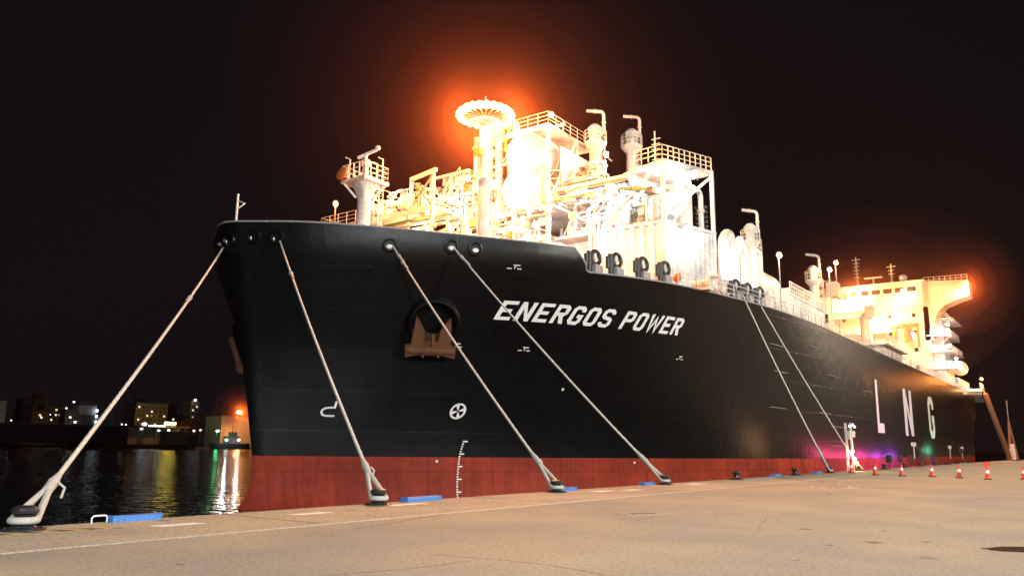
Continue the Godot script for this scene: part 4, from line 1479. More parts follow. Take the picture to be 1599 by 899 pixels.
func midship() -> void:
	# twin U bends of the discharge pipe
	for s in [[68.6, -26.2], [72.6, -26.6]]:
		pipe_run(ship, [Vector3(s[0], DECK, s[1]), Vector3(s[0], 20.2, s[1]), Vector3(s[0] + 1.3, 21.5, s[1]), Vector3(s[0] + 2.6, 20.2, s[1]), Vector3(s[0] + 2.6, DECK + 1, s[1])], 0.5, "ship_white", "discharge_bend")
	pipe_run(ship, [Vector3(76, 16.4, -25.6), Vector3(69, 16.4, -25.2), Vector3(69, 13, -25.2)], 0.42, "ship_white")
	vent_mast(Vector3(78.4, DECK, -27.0), 23.6, 0.5)
	vent_mast(Vector3(101.5, DECK, -27.2), 23.6, 0.52)
	# trunk deck: long raised tank roof with sloping sides
	var g := G.new()
	g.prism(Vector3(0, 0, ZC), PackedVector2Array([Vector2(66, DECK), Vector2(172, DECK), Vector2(172, 18.2), Vector2(66, 18.2)]), 28.0, Basis(Vector3(1, 0, 0), Vector3.UP, Vector3(0, 0, 1)))
	wpart(ship, "trunk_deck", g, M["ship_white"])
	g = G.new()
	rail(g, PackedVector3Array([Vector3(84, 18.2, -29.9), Vector3(171, 18.2, -29.9)]), 1.2, 1.6, 3, 0.04)
	wpart(ship, "trunk_rail", g, M["ship_cream"])
	# manifold house with ribbed wall at the side
	var n := node(ship, "manifold_house", Vector3(88, DECK, -26))
	g = G.new()
	corrugated(g, Vector3(84, 0, -29.6), Vector3(84, 0, -25.0), DECK, 18.4, 0.6, 0.08)
	corrugated(g, Vector3(84, 0, -25.0), Vector3(97, 0, -25.0), DECK, 17.6, 0.7, 0.08)
	wpart(n, "wall", g, M["ship_white"])
	wbox(n, "roof", 83.9, 97.2, 17.6, 17.8, -29.8, -24.85, "ship_white")
	g = G.new()
	rail(g, PackedVector3Array([Vector3(84.1, 17.8, -25.0), Vector3(97, 17.8, -25.0)]), 1.3, 0.7, 3, 0.05)
	wpart(n, "railing", g, M["ship_white"])
	wbox(n, "vent_opening", 97.2, 97.6, 16.4, 17.4, -25.6, -24.7, "steel_dark")
	g = G.new()   # big arched hood
	g.cyl(Vector3(82.0, 19.0, -29.0), Vector3(88.0, 19.0, -29.0), 1.9, 1.9, 24)
	wpart(ship, "compressor_hood", g, M["ship_white"])
	pipe_run(ship, [Vector3(80, 20.4, -27.5), Vector3(80, 22.2, -27.5), Vector3(82.2, 22.2, -27.5), Vector3(82.2, 20, -27.5)], 0.3, "ship_white")
	# liquid lines and equipment along the trunk
	for k in 4: pipe_run(ship, [Vector3(66, 19.0 + (k % 2) * 0.6, -31.2 - k * 0.9), Vector3(120, 19.0 + (k % 2) * 0.6, -31.2 - k * 0.9), Vector3(170, 19.0 + (k % 2) * 0.6, -31.2 - k * 0.9)], 0.28, "pipe_silver", "cargo_pipe")
	var r := RandomNumberGenerator.new()
	r.seed = 44
	for k in 26:
		var x := 100.0 + k * 2.8
		var z := r.randf_range(-30.5, -24.2)
		var y := 18.2 if z < -29.8 else DECK
		match k % 5:
			0: vessel(ship, Vector3(x, y, z), Vector3(x, y + r.randf_range(1.5, 3.5), z), r.randf_range(0.5, 0.9), "ship_white")
			1: wbox(ship, "deck_locker", x - 0.8, x + 0.8, y, y + r.randf_range(1.2, 2.6), z - 0.7, z + 0.7, "ship_cream")
			2: pipe_run(ship, [Vector3(x, y, z), Vector3(x, y + 2.6, z), Vector3(x + 1.6, y + 2.6, z), Vector3(x + 1.6, y, z)], 0.25, "ship_cream")
			3: valve(ship, Vector3(x, y + 0.4, z), 0.9)
			4:
				g = G.new()
				g.cyl(Vector3(x, y, z), Vector3(x, y + 4.5, z), 0.14, 0.1, 8)
				g.bar(Vector3(x, y + 4.4, z), Vector3(x - 0.9, y + 4.4, z + 0.3), 0.08, 0.1)
				wpart(ship, "lamp_post", g, M["ship_cream"])
	# manifold platform amidships with its cranes
	for x in [112.0, 134.0]:
		n = node(ship, "hose_crane", Vector3(x, DECK, -28.5))
		g = G.new()
		g.cyl(Vector3(x, DECK, -28.5), Vector3(x, 22.5, -28.5), 0.8, 0.7, 14)
		wpart(n, "pedestal", g, M["ship_cream"])
		g = G.new()
		g.bar(Vector3(x, 22.6, -28.5), Vector3(x + 15, 24.6, -29.5), 0.7, 0.9)
		wpart(n, "jib", g, M["ship_cream"])
		wbox(n, "crane_cab", x - 1, x + 1, 22.0, 24.0, -28.2, -26.8, "ship_cream")
	for k in 5: wbox(ship, "manifold_valve", 117.0 + k * 2.6, 118.6 + k * 2.6, DECK, 15.4, -24.2, -22.6, "ship_white")
	g = G.new()
	rail(g, PackedVector3Array([Vector3(116, 16.0, -22.2), Vector3(131, 16.0, -22.2)]), 1.2, 1.2, 3, 0.05)
	wpart(ship, "manifold_rail", g, M["ship_white"])
	wbox(ship, "manifold_platform", 116, 131, 15.75, 15.95, -28, -22.1, "ship_white")

func bridge_house() -> void:
	var X := 182.0
	var n := node(ship, "bridge_house", Vector3(X, DECK, ZC))
	wbox(n, "front_wall", X, X + 14, DECK, 31.0, -62.0, -26.2, "ship_cream")
	wbox(n, "bridge_front", X - 0.8, X + 12, 31.0, 36.3, -58.5, -27.0, "ship_cream")
	# wings with a curved bracket underneath
	for side in [1.0, -1.0]:
		var g := G.new()
		var poly := PackedVector2Array([Vector2(16.0, 36.4), Vector2(24.6, 35.8), Vector2(24.6, 32.6), Vector2(22.5, 32.0), Vector2(20.0, 31.0), Vector2(18.6, 29.6), Vector2(17.8, 27.5), Vector2(17.5, 24.0), Vector2(16.0, 24.0)])
		g.prism(Vector3(X + 2.5, 0, ZC), poly, 5.0, Basis(Vector3(0, 0, side), Vector3.UP, Vector3(-1, 0, 0)))
		wpart(n, "bridge_wing", g, M["ship_cream"])
		g = G.new()
		rail(g, PackedVector3Array([Vector3(X, 36.0, ZC + side * 16.5), Vector3(X, 35.8, ZC + side * 24.5)]), 1.1, 1.0, 2, 0.05)
		wpart(n, "wing_rail", g, M["ship_cream"])
	for k in 11:
		wbox(n, "bridge_window", X - 0.9, X - 0.8, 34.3, 35.3, -52.8 + k * 2.3, -51.1 + k * 2.3, "window_glass")
	for row in 4:
		for k in 7:
			wbox(n, "cabin_window", X - 0.06, X, 18.2 + row * 3.6, 19.0 + row * 3.6, -57.0 + k * 4.6, -56.3 + k * 4.6, "window_glass")
	wbox(n, "bridge_roof", X - 1.6, X + 12.5, 36.3, 36.5, -59, -26.4, "ship_cream")
	var g: G
	# orange portal on the front
	g = G.new()
	g.bar(Vector3(X - 0.6, 22.6, -33.0), Vector3(X - 0.6, 27.4, -33.0), 0.5, 0.5)
	g.bar(Vector3(X - 0.6, 22.6, -28.4), Vector3(X - 0.6, 27.4, -28.4), 0.5, 0.5)
	g.bar(Vector3(X - 0.6, 27.4, -33.2), Vector3(X - 0.6, 27.4, -28.2), 0.5, 0.6)
	g.bar(Vector3(X - 0.6, 27.4, -30.8), Vector3(X - 0.6, 23.6, -30.8), 0.6, 0.5)
	wpart(n, "stores_gantry", g, M["orange_paint"])
	for y in [18.4, 22.2, 26.0, 29.6]:
		wbox(n, "deck_edge", X - 1.6, X + 2, y, y + 0.2, -60, -34.0, "ship_cream")
		g = G.new()
		rail(g, PackedVector3Array([Vector3(X - 1.5, y + 0.2, -59), Vector3(X - 1.5, y + 0.2, -34.2)]), 1.1, 1.5, 3, 0.04)
		wpart(n, "front_rail", g, M["ship_cream"])
	# masts on the roof
	for s in [[-40.0, 43.6], [-33.0, 41.2]]:
		g = G.new()
		var p := Vector3(X + 2, 36.5, s[0])
		g.cyl(p, Vector3(p.x, s[1], p.z), 0.28, 0.14, 10)
		var y := 39.0
		while y < s[1]:
			g.bar(Vector3(p.x, y, p.z - 0.6), Vector3(p.x, y, p.z + 0.6), 0.14, 0.14)
			y += 0.8
		g.bar(Vector3(p.x, s[1] - 0.6, p.z - 0.9), Vector3(p.x, s[1] - 0.6, p.z + 0.9), 0.16, 0.16)
		wpart(n, "signal_mast", g, M["ship_cream"])
	for s in [[-47.0, 38.6], [-36.5, 38.2]]:
		g = G.new()
		var p := Vector3(X + 1, 36.5, s[0])
		g.cyl(p, Vector3(p.x, s[1], p.z), 0.2, 0.2, 8)
		g.bar(Vector3(p.x, s[1] + 0.15, p.z - 1.8), Vector3(p.x, s[1] + 0.15, p.z + 1.8), 0.3, 0.3)
		wpart(n, "radar", g, M["ship_cream"])
	g = G.new()
	g.ball(Vector3(X - 0.2, 37.4, -30.4), Vector3.ONE * 0.8, 16, 10)
	wpart(n, "radome", g, M["ship_white"])
	# side stairs and terraces on the port quarter
	var t := node(ship, "side_terraces", Vector3(X + 4, DECK, -24))
	for k in 5:
		var y := 14.6 + k * 3.4
		wbox(t, "terrace", X - 2 + k * 0.6, X + 14, y, y + 0.25, -27, -21.6 - k * 0.35 + (0.9 if k == 4 else 0.0), "ship_white")
		g = G.new()
		rail(g, PackedVector3Array([Vector3(X - 1.9 + k * 0.6, y + 0.25, -26.2), Vector3(X - 1.9 + k * 0.6, y + 0.25, -21.8 - k * 0.35), Vector3(X + 14, y + 0.25, -21.8 - k * 0.35)]), 1.1, 1.0, 3, 0.05)
		wpart(t, "railing", g, M["ship_white"])
		if k < 4:
			g = G.new()
			for j in 12: g.box(Vector3(X - 1.2 + k * 0.6, y + 0.25 + j * 0.28, -25.8 + j * 0.3), Vector3(0.9, 0.06, 0.3))
			wpart(t, "stair", g, M["ship_white"])
			wbox(t, "stair_wall", X + 2, X + 13, y + 0.25, y + 3.4, -26.9, -24.2, "ship_white")
	g = G.new()   # lifeboat in its cradle
	g.ball(Vector3(X + 6, 18.6, -22.3), Vector3(4.6, 1.5, 1.5), 20, 12)
	wpart(t, "lifeboat", g, M["ship_white"])

func accommodation_ladder() -> void:
	var n := node(ship, "boarding_ladder", Vector3(188, 0, -20))
	var g := G.new()
	for s in [-0.9, 0.9]: g.bar(Vector3(168.0, 12.2, -19.4 + s * 0.4), Vector3(190.0, 13.4, -19.4 + s * 0.4), 0.12, 0.5)
	wpart(n, "stowed_ladder", g, M["ship_cream"])
	for k in 9:
		lamp(n, "ladder_lamp", Vector3(169.0 + k * 2.5, 12.9 + k * 0.13, -19.0), 0.12, "lamp_orange", Color.WHITE, 0.0)
	g = G.new()
	g.box(Vector3(192.0, 14.2, -20.6), Vector3(5.0, 0.4, 3.2))
	g.box(Vector3(196.5, 13.0, -20.6), Vector3(5.0, 0.4, 2.0), Basis(Vector3(0, 0, 1), -0.3))
	wpart(n, "boarding_platform", g, M["ship_white"])
	g = G.new()
	rail(g, PackedVector3Array([Vector3(189.6, 14.4, -19.1), Vector3(194.4, 14.4, -19.1), Vector3(198.8, 12.4, -19.1)]), 1.2, 0.9, 3, 0.06)
	wpart(n, "railing", g, M["ship_cream"])

func deck_lights() -> void:
	var down := Vector3(-0.4, -1, 0.5)
	for s in [
		[54.0, 25.6, -44.5, "lamp_warm", 24.0], [53.6, 29.2, -42.4, "lamp_warm", 26.0], [53.4, 26.0, -38.6, "lamp_warm", 28.0], [53.6, 21.6, -42.0, "lamp_warm", 22.0], [53.2, 21.0, -48.6, "lamp_warm", 17.0],
		[57.4, 31.3, -37.6, "lamp_warm", 14.0], [60.0, 27.4, -33.4, "lamp_warm", 30.0], [67.0, 27.4, -33.0, "lamp_warm", 30.0], [64.0, 25.6, -30.6, "lamp_warm", 20.0],
		[56.8, 22.5, -31.6, "lamp_cool", 20.0], [56.8, 22.5, -34.6, "lamp_cool", 20.0], [57.0, 22.5, -28.4, "lamp_cool", 18.0], [50.6, 18.8, -34.6, "lamp_cool", 7.0],
		[58.4, 23.4, -24.4, "lamp_warm", 8.0], [57.0, 18.5, -24.6, "lamp_cool", 2.6], [49.4, 17.6, -34.6, "lamp_warm", 16.0], [46.4, 17.2, -41.5, "lamp_warm", 20.0],
		[49.6, 24.2, -57.2, "lamp_orange", 8.0], [48.6, 24.4, -50.5, "lamp_warm", 13.0], [48.6, 19.4, -47.0, "lamp_warm", 12.0],
		[66.4, 19.5, -23.8, "lamp_cool", 16.0], [78.0, 20.5, -24.0, "lamp_warm", 16.0], [92.0, 21.5, -22.8, "lamp_warm", 24.0], [100.0, 24.0, -24.0, "lamp_amber", 30.0], [111.0, 22.0, -24.0, "lamp_orange", 40.0], [124.0, 20.4, -25.0, "lamp_warm", 40.0], [140.0, 22.0, -25.0, "lamp_amber", 50.0], [155.0, 22.0, -25.0, "lamp_amber", 60.0],
		[177.6, 34.6, -40.7, "lamp_amber", 110.0], [177.6, 33.0, -43.5, "lamp_amber", 50.0], [179.0, 34.2, -30.4, "lamp_amber", 22.0], [177.2, 29.0, -34.9, "lamp_amber", 90.0], [178.4, 27.6, -38.0, "lamp_amber", 40.0], [177.0, 21.0, -37.0, "lamp_amber", 40.0], [180.2, 34.0, -19.4, "lamp_orange", 110.0],
		[179.6, 26.6, -22.6, "lamp_cool", 34.0], [179.0, 19.6, -21.6, "lamp_cool", 34.0], [170.0, 17.5, -22.4, "lamp_cool", 30.0], [191.0, 16.4, -18.8, "lamp_orange", 70.0],
	]: floodlight(ship, Vector3(s[0], s[1], s[2]), down, s[3], s[4], 0.2, Vector3(0, DECK - s[1], 0) if s[0] > 62.0 and s[0] < 166.0 else Vector3(0, -1.9, 0) if s[2] < -56.0 else Vector3(2.2, 0.3, -0.6))


# ------------------------------------------------------------------ things on the quay
const BOLLARD_X := [7.24, 16.55, 25.75, 34.95, 44.1, 54.7, 63.0, 72.4, 81.6, 91.0, 100.2, 109.4, 118.6, 127.8, 137.0]

func quay_furniture() -> void:
	var where := ["nearest and largest, holding the longest line", "second along the quay edge, holding the line from the bow opening", "third along the quay edge, holding the line across the anchor", "fourth along the quay edge, holding the line across the name", "fifth along the quay edge, with no line on it", "sixth along the quay edge, with no line on it", "seventh along the quay edge, holding the steep midship line", "eighth along the quay edge, beside the lit shore tower"]
	var proto := thing("bollard", Vector3(BOLLARD_X[0], 0, -16.55), "black iron mooring bollard, " + where[0], "bollard", "bollards along the quay edge")
	proto.set_meta("stem", "bollard")
	var g := G.new()
	g.lathe(Vector3.ZERO, [[0.38, 0.005], [0.38, 0.03], [0.33, 0.045], [0.22, 0.07], [0.0, 0.075]], 24)
	for k in 8: g.cyl(Vector3(cos(TAU * k / 8) * 0.32, 0.04, sin(TAU * k / 8) * 0.32), Vector3(cos(TAU * k / 8) * 0.32, 0.065, sin(TAU * k / 8) * 0.32), 0.024, 0.024, 6)
	part(proto, "base_plate", g, M["steel_dark"])
	g = G.new()
	g.lathe(Vector3.ZERO, [[0.22, 0.07], [0.16, 0.12], [0.14, 0.24], [0.16, 0.29], [0.22, 0.32], [0.235, 0.37], [0.21, 0.42], [0.13, 0.455], [0.0, 0.46]], 24)
	part(proto, "head", g, M["steel_dark"])
	for k in range(1, BOLLARD_X.size()):
		var lab: String = "black iron mooring bollard, " + where[k] if k < where.size() else "small far black bollard, " + ["first", "second", "third", "fourth", "fifth", "sixth", "seventh"][k - 8] + " beyond the lit shore tower"
		copy(proto, lab, "bollards along the quay edge", Vector3(BOLLARD_X[k], 0, -16.6))
	# blue kerb beams over the ladder openings
	var kerbs := [[9.1, 1.05, "blue painted kerb beam beside the white ladder handrail, nearest"], [17.95, 1.5, "blue painted kerb beam just beyond the second bollard"], [26.2, 1.3, "blue painted kerb beam behind the third bollard"], [33.3, 1.0, "short blue painted kerb beam behind the fourth bollard"], [51.2, 1.3, "blue painted kerb beam between fifth and sixth bollards"], [60.4, 1.3, "blue painted kerb beam between sixth and seventh bollards"]]
	for s in kerbs:
		var o := thing("kerb_beam", Vector3(s[0] + s[1] * 0.5, 0, -16.93), s[2], "kerb beam", "blue kerb beams on the quay edge")
		g = G.new()
		var l: float = s[1]
		g.prism(Vector3.ZERO, PackedVector2Array([Vector2(-0.12, 0.004), Vector2(0.14, 0.004), Vector2(0.14, 0.09), Vector2(0.09, 0.13), Vector2(-0.08, 0.13), Vector2(-0.12, 0.1)]), l, Basis(Vector3(0, 0, 1), Vector3.UP, Vector3(-1, 0, 0)))
		part(o, "beam", g, M["blue_paint"])
		for e in [-1.0, 1.0]:
			g = G.new()
			g.box(Vector3(e * (l * 0.5 + 0.012), 0.07, 0), Vector3(0.02, 0.15, 0.29))
			part(o, "end_plate", g, M["blue_paint"])
	var h := thing("ladder_handrail", Vector3(8.88, 0, -16.95), "white tubular ladder handrail at the water's edge beside a blue beam", "handrail")
	g = G.new()
	g.tube(PackedVector3Array([Vector3(-0.16, 0, 0), Vector3(-0.16, 0.11, 0), Vector3(-0.12, 0.15, 0), Vector3(0.12, 0.15, 0), Vector3(0.16, 0.11, 0), Vector3(0.16, 0, 0)]), 0.018, 8)
	part(h, "hoop", g, M["white_paint"])
	# traffic cones across the quay
	var cones := [[64.9, -15.5], [61.45, -13.1], [60.1, -11.15], [60.6, -9.4], [59.4, -7.65], [58.3, -5.95], [60.5, -4.2]]
	var cl := ["closest to the quay edge", "second from the quay edge", "third from the quay edge", "fourth from the quay edge", "fifth from the quay edge", "sixth from the quay edge, with the round reflector", "farthest from the quay edge"]
	var c0: Node3D
	for k in cones.size():
		var at := Vector3(cones[k][0], 0, cones[k][1])
		var lab: String = "red and white traffic cone, " + cl[k]
		if k == 0:
			c0 = thing("traffic_cone", at, lab, "traffic cone", "traffic cones across the quay")
			c0.set_meta("stem", "traffic_cone")
			g = G.new()
			g.box(Vector3(0, 0.03, 0), Vector3(0.44, 0.05, 0.44))
			part(c0, "base", g, M["rubber"])
			var cuts := [0.05, 0.38, 0.56, 0.8]
			for j in 3:
				g = G.new()
				g.lathe(Vector3.ZERO, [[lerpf(0.16, 0.045, (cuts[j] - 0.05) / 0.75), cuts[j]], [lerpf(0.16, 0.045, (cuts[j + 1] - 0.05) / 0.75), cuts[j + 1]], [0.0 if j == 2 else lerpf(0.16, 0.045, (cuts[j + 1] - 0.05) / 0.75), cuts[j + 1] + 0.001]], 14)
				part(c0, "band", g, M["cone_red" if j % 2 == 0 else "cone_white"])
		else:
			var c := copy(c0, lab, "traffic cones across the quay", at)
			if k == 5:
				g = G.new()
				g.cyl(Vector3(-0.03, 0.92, 0), Vector3(0.03, 0.92, 0), 0.17, 0.17, 16)
				part(c, "reflector", g, M["cone_red"])
	shore_tower()
	shore_gangway()

func shore_tower() -> void:
	var o := thing("shore_tower", Vector3(71.0, 0, -17.0), "narrow white lattice tower with small lamps at the quay edge amidships", "tower")
	var g := G.new()
	for s in [[-0.25, -0.2], [0.25, -0.2], [-0.25, 0.2], [0.25, 0.2]]: g.bar(Vector3(s[0], 0, s[1]), Vector3(s[0], 3.9, s[1]), 0.07, 0.07)
	for k in 6:
		g.bar(Vector3(-0.25, 0.3 + k * 0.6, 0.2), Vector3(0.25, 0.9 + k * 0.6, 0.2), 0.04, 0.04)
		g.bar(Vector3(-0.25, 0.3 + k * 0.6, -0.2), Vector3(0.25, 0.9 + k * 0.6, -0.2), 0.04, 0.04)
	part(o, "lattice", g, M["ship_white"])
	g = G.new()
	g.box(Vector3(-0.55, 2.9, 0.1), Vector3(0.5, 0.7, 0.4))
	g.box(Vector3(0.75, 3.0, 0.1), Vector3(0.5, 0.5, 0.4))
	part(o, "junction_box", g, M["ship_white"])
	for s in [[-0.75, 3.6, 0.3], [0.15, 3.75, 0.35], [0.95, 3.6, 0.3]]:
		lamp(o, "lamp_globe", o.position + Vector3(s[0], s[1], s[2]), 0.09, "far_lamp_white", Color.WHITE, 0.0)
	for s in [[0.4, 1.0], [0.9, 0.7], [1.5, 0.45], [-0.1, 1.6]]:
		lamp(o, "string_lamp", o.position + Vector3(s[0], s[1], 0.3), 0.09, "lamp_orange", col(1, 0.5, 0.25), 1.2)
	# lamps added at the edge to throw the coloured wash on the hull
	var marks := [["pink", 86.0, "lamp_pink", col(1.0, 0.07, 0.22), 3.4, 0.9], ["rose red", 91.5, "lamp_pink", col(1.0, 0.06, 0.2), 3.6, 0.9], ["magenta", 97.0, "lamp_pink", col(1.0, 0.06, 0.3), 3.8, 0.9], ["purple", 103.5, "lamp_violet", col(0.7, 0.08, 0.8), 3.4, 0.9], ["violet", 111.0, "lamp_violet", col(0.5, 0.1, 1.0), 3.4, 0.9], ["green", 136.0, "lamp_green", col(0.2, 1.0, 0.5), 1.6, 1.8]]
	for s in marks:
		var m := thing("added_lamp", Vector3(s[1], 0, -17.0), "small %s added lamp on a post at the quay edge, colouring the hull" % s[0], "lamp", "added coloured lamps on the quay edge")
		g = G.new()
		g.cyl(Vector3.ZERO, Vector3(0, s[5] - 0.1, 0), 0.04, 0.04, 8)
		g.cyl(Vector3.ZERO, Vector3(0, 0.04, 0), 0.16, 0.16, 12)
		part(m, "post", g, M["steel_dark"])
		g = G.new()   # shade that hides the added lamp from the landward side
		g.box(Vector3(-0.1, s[5], 0.2), Vector3(0.9, 0.7, 0.04))
		g.box(Vector3(-0.55, s[5], 0.0), Vector3(0.04, 0.7, 0.36))
		part(m, "shade", g, M["steel_dark"])
		lamp(m, "lamp_globe", m.position + Vector3(0, s[5], 0), 0.1, s[2], s[3], s[4])

func shore_gangway() -> void:
	var o := thing("shore_gangway", Vector3(199.0, 0, -17.6), "brown steel gangway leaning down from the stern to the quay", "gangway")
	var g := G.new()
	for s in [0.0, 2.4]:
		g = G.new()
		g.bar(Vector3(2.0 + s, 0.2, 1.4), Vector3(-5.5 + s, 13.6, -1.2), 0.5, 0.8)
		part(o, "side_beam", g, M["brown_steel"])
	for k in 12:
		g = G.new()
		var t := (k + 0.5) / 12.0
		var p := Vector3(2.0, 0.3, 1.4).lerp(Vector3(-5.5, 13.7, -1.2), t)
		g.bar(p, p + Vector3(2.4, 0, 0), 0.25, 0.2)
		part(o, "tread", g, M["brown_steel"])
	var t := thing("tripod_frame", Vector3(212.0, 0, -16.4), "tall steel tripod frame standing beyond the stern gangway", "frame")
	for s in [[-5.5, 0.0], [-1.0, 1.0], [2.0, -1.0], [14.0, 0.0]]:
		g = G.new()
		g.bar(Vector3(s[0], 0, s[1]), Vector3(-1.5, 8.2, 0), 0.4, 0.4)
		part(t, "leg", g, M["brown_steel"])
	g = G.new()
	g.bar(Vector3(-3.0, 1.8, 0), Vector3(11.0, 1.5, 0), 0.3, 0.3)
	part(t, "cross_bar", g, M["brown_steel"])
	g = G.new()
	g.cyl(Vector3(-1.5, 8.0, 0), Vector3(-1.5, 13.0, 0), 0.12, 0.12, 6)
	part(t, "hoist_wire", g, M["steel_grey"])
	var w := thing("gangway_foot", Vector3(204.5, 0, -15.8), "white wheeled cabinet standing at the foot of the stern gangway", "cabinet")
	g = G.new()
	g.box(Vector3(0, 1.3, 0), Vector3(1.8, 2.2, 1.2))
	g.box(Vector3(0.3, 2.9, 0), Vector3(0.7, 1.1, 0.8))
	part(w, "cabinet", g, M["ship_white"])
	for s in [-0.6, 0.6]:
		g = G.new()
		g.cyl(Vector3(s, 0.2, 0.5), Vector3(s, 0.2, 0.65), 0.2, 0.2, 12)
		part(w, "wheel", g, M["rubber"])

func mooring_lines() -> void:
	# from, bollard number, where the eye begins (share of the way), splices
	var lines := [
		[Vector3(28.95, 13.75, -43.75), 0, 0.955, [0.40], "long white mooring rope from the stem to the nearest bollard"],
		[on_hull(30.35, 13.9, 0.15), 1, 0.94, [0.22], "white mooring rope from the round bow opening to second bollard"],
		[on_hull(34.7, 13.75, 0.15), 2, 0.925, [0.06, 0.1], "white mooring rope passing in front of the rusty anchor"],
		[on_hull(37.4, 13.85, 0.15), 3, 0.925, [0.05], "white mooring rope crossing the first letters of the name"],
		[Vector3(60.3, 13.6, ZC + half(60.3, 13.0) - 0.2), 6, 0.9, [], "steep mooring rope from the deck rollers to seventh bollard"],
		[Vector3(62.6, 13.5, ZC + half(62.6, 13.0) - 0.2), 7, 0.9, [], "mooring rope from the deck rollers down to the shore tower"],
	]
	for s in lines:
		var a: Vector3 = s[0]
		var bx: float = BOLLARD_X[s[1]]
		var b := Vector3(bx, 0.18, -16.55 if s[1] == 0 else -16.6)
		var o := thing("mooring_line", Vector3(bx, 0, b.z), s[4], "rope", "mooring lines of the ship")
		var sag := 0.25
		var at := func(t: float) -> Vector3: return a.lerp(b, t) - Vector3(0, sag * 4.0 * t * (1.0 - t), 0)
		var p := PackedVector3Array()
		var l := a.distance_to(b)
		var m := int(l / 0.2)
		for i in m + 1: p.append(at.call(float(i) / m * float(s[2])))
		var g := G.new()
		g.tube(p, 0.062, 9, false, 3, 5.0)
		wpart(o, "rope", g, M["rope"])
		# the eye: two legs and a loop round the bollard, in a chafing sleeve
		var k: Vector3 = at.call(float(s[2]))
		var d := Vector3(b.x - k.x, 0, b.z - k.z).normalized()
		var side := d.cross(Vector3.UP)
		var eye := PackedVector3Array()
		var c := Vector3(b.x, 0.19, b.z)
		var up := (k - c).normalized()
		eye.append(k)
		for i in 5: eye.append(k.lerp(c + side * 0.21 - d * 0.05 + Vector3(0, 0.03, 0), (i + 1) / 6.0) + up * 0.0)
		for i in 17:
			var q := PI * i / 16
			eye.append(c + side * cos(q) * 0.215 + d * sin(q) * 0.215)
		for i in 5: eye.append((c - side * 0.21 - d * 0.05 + Vector3(0, 0.03, 0)).lerp(k, (i + 1) / 6.0))
		g = G.new()
		g.tube(eye, 0.07, 10)
		wpart(o, "eye", g, M["rope_sleeve"])
		# lashings
		var dir: Vector3 = (at.call(float(s[2]) + 0.01) - k).normalized()
		g = G.new()
		g.cyl(k - dir * 0.55, k - dir * 0.2, 0.07, 0.1, 10)
		g.cyl(k - dir * 0.2, k + dir * 0.35, 0.115, 0.1, 10)
		g.tube(PackedVector3Array([k + Vector3(0.12, 0.05, 0.05), k + Vector3(0.24, -0.05, 0.08), k + Vector3(0.2, -0.26, 0.06)]), 0.03, 6)
		wpart(o, "splice", g, M["rope_sleeve"])
		for t in s[3]:
			var q: Vector3 = at.call(float(t))
			g = G.new()
			g.lathe(q - dir * 0.6, [[0.06, 0.0], [0.075, 0.25], [0.11, 0.45], [0.12, 0.6], [0.085, 0.8], [0.09, 1.4], [0.06, 1.6]], 10, Basis(Quaternion(Vector3.UP, dir)))
			wpart(o, "splice", g, M["rope_sleeve"])


# ------------------------------------------------------------------ the harbour beyond
func far_box(o: Node3D, called: String, x0: float, x1: float, y0: float, y1: float, z0: float, z1: float, m: String) -> void:
	wbox(o, called, x0, x1, y0, y1, z0, z1, m)

func windows(o: Node3D, x0: float, x1: float, y0: float, y1: float, z: float, nx: int, ny: int, share: float, sd: int, w := 1.4, h := 1.5) -> void:
	var r := RandomNumberGenerator.new()
	r.seed = sd
	for j in ny:
		for i in nx:
			var x := lerpf(x0, x1, (i + 0.5) / nx)
			var y := lerpf(y0, y1, (j + 0.5) / ny)
			var lit := r.randf() < share
			far_box(o, "window", x - w * 0.5, x + w * 0.5, y - h * 0.5, y + h * 0.5, z, z + 0.2, ("window_lit" if r.randf() < 0.7 else "window_pale") if lit else "window_glass")

func harbour_lamp(x: float, y: float, z: float, size: float, kind: String, c: Color, e: float, label: String, foot := -1.0) -> void:
	var o := thing("harbour_lamp", Vector3(x, foot, z), label, "lamp", "lamps of the far harbour")
	var g := G.new()
	g.cyl(Vector3.ZERO, Vector3(0, y - foot, 0), 0.2, 0.12, 6)
	part(o, "pole", g, M["far_grey"])
	g = G.new()
	g.box(Vector3(0, y - foot + 0.3, -0.4), Vector3(size * 2.2, 0.3, 0.8))
	part(o, "hood", g, M["far_grey"])
	g = G.new()
	g.ball(Vector3(x, y, z + size), Vector3(size, size * 0.75, size), 10, 6)
	wpart(o, "lamp_globe", g, M[kind])
	if e > 0.0:
		var l := OmniLight3D.new()
		l.name = "lamp_source"
		l.light_color = c
		l.light_energy = e
		l.light_size = 0.3
		l.omni_range = 400.0
		l.omni_attenuation = 2.0
		l.shadow_enabled = true
		o.add_child(l)
		l.position = Vector3(0, y - foot - 0.2, size * 2.4)

